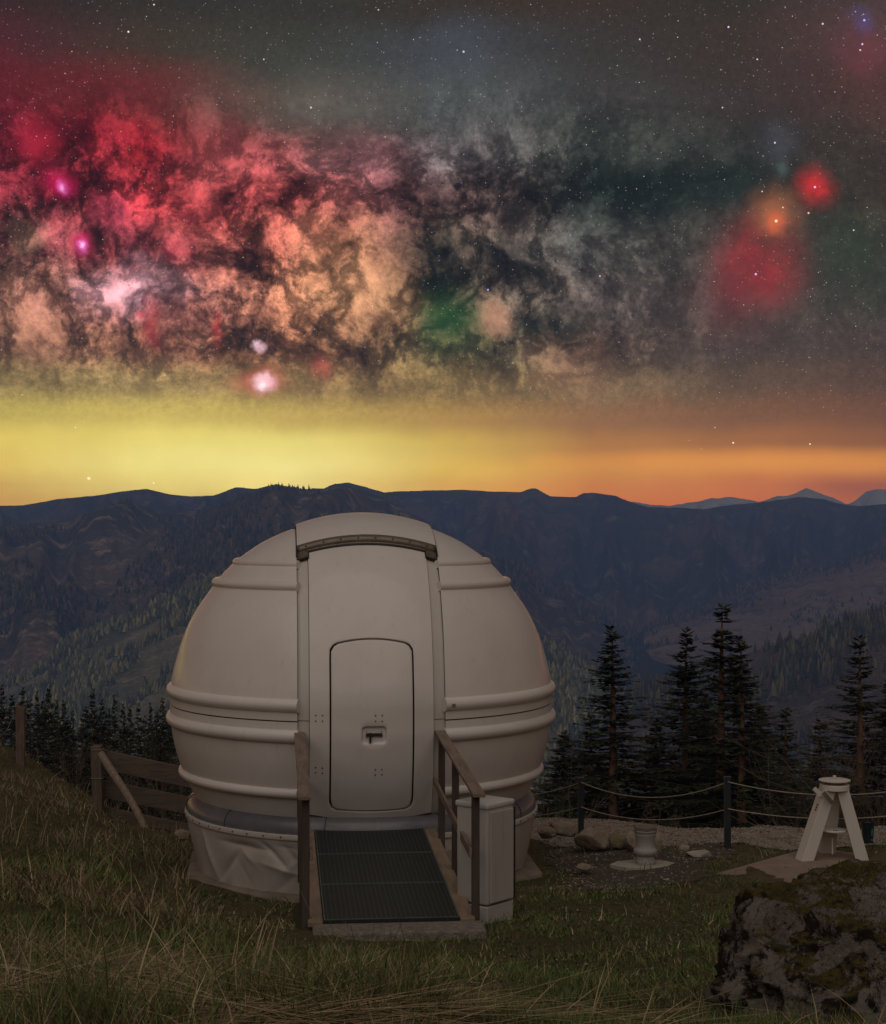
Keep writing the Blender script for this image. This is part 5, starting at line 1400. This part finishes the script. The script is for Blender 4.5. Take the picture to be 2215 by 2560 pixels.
# finer sward close by
x, d, r = scatter(150000, 3.9, 13, 22)
dr = dryness(x, d) * .8; col, isd = grasscol(x, d, r, dr); px = CX + x / d * F
tuft = np.clip(.55 + fbm2(x * 2.1 + 4, d * 2.1, 4) * 3.2, .2, 1.6)
h = (r.gamma(5, .022, len(x)) + .012) * np.where(px < 1100, 1.0, .5) * np.clip(1.5 - d * .09, .5, 1) * tuft
blades('foreground_grass', 'dense short grass of the foreground bank', x, d, r, h, r.uniform(.003, .006, len(x)) * np.clip(d / 7, .8, 1.6), r.beta(2.6, 1.4, len(x)), col * .9, seg=2)
# short green turf on the right
x, d, r = scatter(120000, 5.5, 20, 27); px = CX + x / d * F
kp = (px > 1050) & ~(in_poly(DIRT, x, d) & (r.random(len(x)) < .85)) & (r.random(len(x)) < np.clip(.6 + fbm2(x * 1.1, d * 1.1, 4) * 2.4, .15, 1)); x, d = x[kp], d[kp]
col, isd = grasscol(x, d, r, np.full(len(x), .12)); tuft = np.clip(.7 + fbm2(x * 1.9 + 2, d * 1.9, 4) * 3.0, .35, 1.7)
blades('green_turf', 'short green turf right of the ramp', x, d, r, (r.gamma(5, .011, len(x)) + .015) * tuft, r.uniform(.004, .008, len(x)) * np.clip(d / 8, .8, 1.8), r.beta(2.2, 1.6, len(x)), col * (.6 + .4 * tuft[:, None]), seg=2)
# long dead straw lying about in the lower left
x, d, r = scatter(24000, 4.3, 8.6, 23)
px = CX + x / d * F; pr_ = np.clip(fbm2(x * 1.3 + 7, d * 1.3, 3) * 3.2 + .42, 0, 1) * np.interp(px, [0, 700, 1100, 1400, 1700], [1, .9, .35, .10, .02]) * np.clip((7.4 - d) / 1.6, .06, 1)
kp = r.random(len(x)) < pr_; x, d = x[kp], d[kp]
h = np.minimum((r.gamma(4, .06, len(x)) + .06) * np.clip(1.9 - d * .15, .35, 1.1), .62)
col = DRY[r.integers(0, 4, len(x))] * r.uniform(.8, 1.5, (len(x), 1))
blades('dead_straw', 'long dead straw lying tangled over the foreground grass', x, d, r, h, r.uniform(.0035, .0068, len(x)), r.uniform(.96, 1.08, len(x)), col, curl=.12, seg=4, lift=.035, upmul=r.uniform(.05, .6, len(x)) ** 1.3, dirbias=np.where(r.random(len(x)) < .65, r.normal(0, .45, len(x)) + np.where(r.random(len(x)) < .5, 0, 3.14), r.uniform(0, 6.28, len(x))))
x, d, r = scatter(500, 4.6, 8, 24)
px = CX + x / d * F; kp = r.random(len(x)) < np.where(px < 900, 1, .12); x, d = x[kp], d[kp]
h = r.gamma(5, .035, len(x)) + .08
blades('standing_straw', 'single dry stalks standing up out of the foreground grass', x, d, r, h, r.uniform(.004, .007, len(x)), r.uniform(.3, .85, len(x)), DRY[r.integers(0, 3, len(x))] * r.uniform(.8, 1.3, (len(x), 1)), curl=.35, seg=4)
# tall dry tufts on the left slope
x, d, r = scatter(30000, 11, 34, 25); px = CX + x / d * F
kp = (px < 480) & (r.random(len(x)) < np.clip(.15 + fbm2(x * .9, d * .9, 3) * 2.4, 0, .9)); x, d = x[kp], d[kp]
h = r.gamma(5, .045, len(x)) + .05
blades('tall_dry_grass', 'tall dry grass tufts on the left slope', x, d, r, h, r.uniform(.008, .014, len(x)), r.uniform(.2, .9, len(x)), DRY[r.integers(0, 5, len(x))] * r.uniform(.6, 1.1, (len(x), 1)), seg=3)
# thin green tufts round the stones and along the path edge
x, d, r = scatter(9000, 17, 27, 26); px = CX + x / d * F
kp = (px > 1280) & (fbm2(x * 1.6, d * 1.6, 3) > .07) & ~in_poly([(1.2, 22.2), (3.3, 21.9), (13, 21.8), (13, 24.8), (1, 25.2)], x, d); x, d = x[kp], d[kp]
blades('path_tufts', 'green grass tufts round the stones and the path edge', x, d, r, r.gamma(5, .024, len(x)) + .04, r.uniform(.008, .013, len(x)), r.uniform(.1, .8, len(x)), GREEN[r.integers(0, 4, len(x))] * r.uniform(.7, 1.3, (len(x), 1)), seg=2)
# pebbles
def pebbles(name, label, x, d, r, s0, s1, lift):
    n = len(x); z = ground_z(x, d) + lift
    oc = np.array([(1, 0, 0), (-.5, .86, 0), (-.5, -.86, 0), (0, 0, .75), (0, 0, -.6), (.5, .86, .1)], float)
    fc = np.array([(0, 5, 3), (5, 1, 3), (1, 2, 3), (2, 0, 3), (5, 0, 4), (1, 5, 4), (2, 1, 4), (0, 2, 4)])
    s = r.uniform(s0, s1, n) * r.uniform(.6, 1.5, n); a = r.uniform(0, 6.28, n)
    V = oc[None] * r.uniform(.6, 1.3, (n, 6, 1)) * s[:, None, None] * np.array([1, .8, .6])
    Vx = V[..., 0] * np.cos(a)[:, None] - V[..., 1] * np.sin(a)[:, None]; Vy = V[..., 0] * np.sin(a)[:, None] + V[..., 1] * np.cos(a)[:, None]
    W = np.stack([Vx + x[:, None], Vy + d[:, None], V[..., 2] + z[:, None]], -1)
    col = np.array([(.29, .24, .195), (.22, .18, .145), (.34, .29, .24), (.145, .115, .09)])[r.integers(0, 4, n)] * r.uniform(.7, 1.2, (n, 1))
    o = np_mesh(name, W.reshape(-1, 3), (fc[None] + (np.arange(n) * 6)[:, None, None]).reshape(-1, 3), cols=np.repeat(col, 6, 0), mat=M['gravel'])
    tag(o, label, kind='stuff')
x, d, r = scatter(60000, 20.5, 26.5, 31); kp = in_poly(PATH, x, d); x, d = x[kp], d[kp]
pebbles('path_gravel', 'loose gravel covering the path', x, d, r, .010, .024, .012)
x, d, r = scatter(16000, 16.5, 23.5, 32); kp = in_poly(DIRT, x + fbm2(x * 2, d * 2, 3) * .8, d + fbm2(x * 2 + 9, d * 2, 3) * .8); x, d = x[kp], d[kp]
pebbles('soil_stones', 'small stones scattered over the bare soil', x, d, r, .008, .026, .008)
x, d, r = scatter(9000, 8, 20, 33); px = CX + x / d * F; kp = (px > 1180) & (fbm2(x * 1.2, d * 1.2, 3) > .0); x, d = x[kp], d[kp]
pebbles('grass_stones', 'pebbles lying in the thin grass on the right', x, d, r, .006, .018, .01)
# moss cushions on the boulder
r = np.random.default_rng(40); me_ = bo.data; nv_ = len(me_.vertices)
co = np.empty(nv_ * 3); me_.vertices.foreach_get('co', co); co = co.reshape(-1, 3)
no = np.empty(nv_ * 3); me_.vertices.foreach_get('normal', no); no = no.reshape(-1, 3)
mk = no[:, 2] + fbm3(co * 4.2 + 2, 4, .55) * 3.0 > .92
idx = np.nonzero(mk)[0]; idx = r.choice(idx, min(len(idx), 26000)); p0 = co[idx] + r.normal(0, .006, (len(idx), 3)); nn = no[idx] + r.normal(0, .45, (len(idx), 3)); nn /= np.linalg.norm(nn, axis=1)[:, None]
ln = r.uniform(.006, .016, (len(idx), 1)); sd = np.cross(nn, r.normal(size=(len(idx), 3))); sd /= np.linalg.norm(sd, axis=1)[:, None]
V = np.stack([p0 - sd * .003, p0 + sd * .003, p0 + nn * ln], 1)
cl = np.array([(.085, .066, .018), (.055, .045, .013), (.12, .088, .024), (.03, .024, .012)])[r.integers(0, 4, len(idx))] * r.uniform(.7, 1.2, (len(idx), 1))
mo = np_mesh('moss', V.reshape(-1, 3), np.arange(len(idx) * 3).reshape(-1, 3), cols=np.repeat(cl, 3, 0), parent=bo, mat=M['grass']); mo['kind'] = 'stuff'
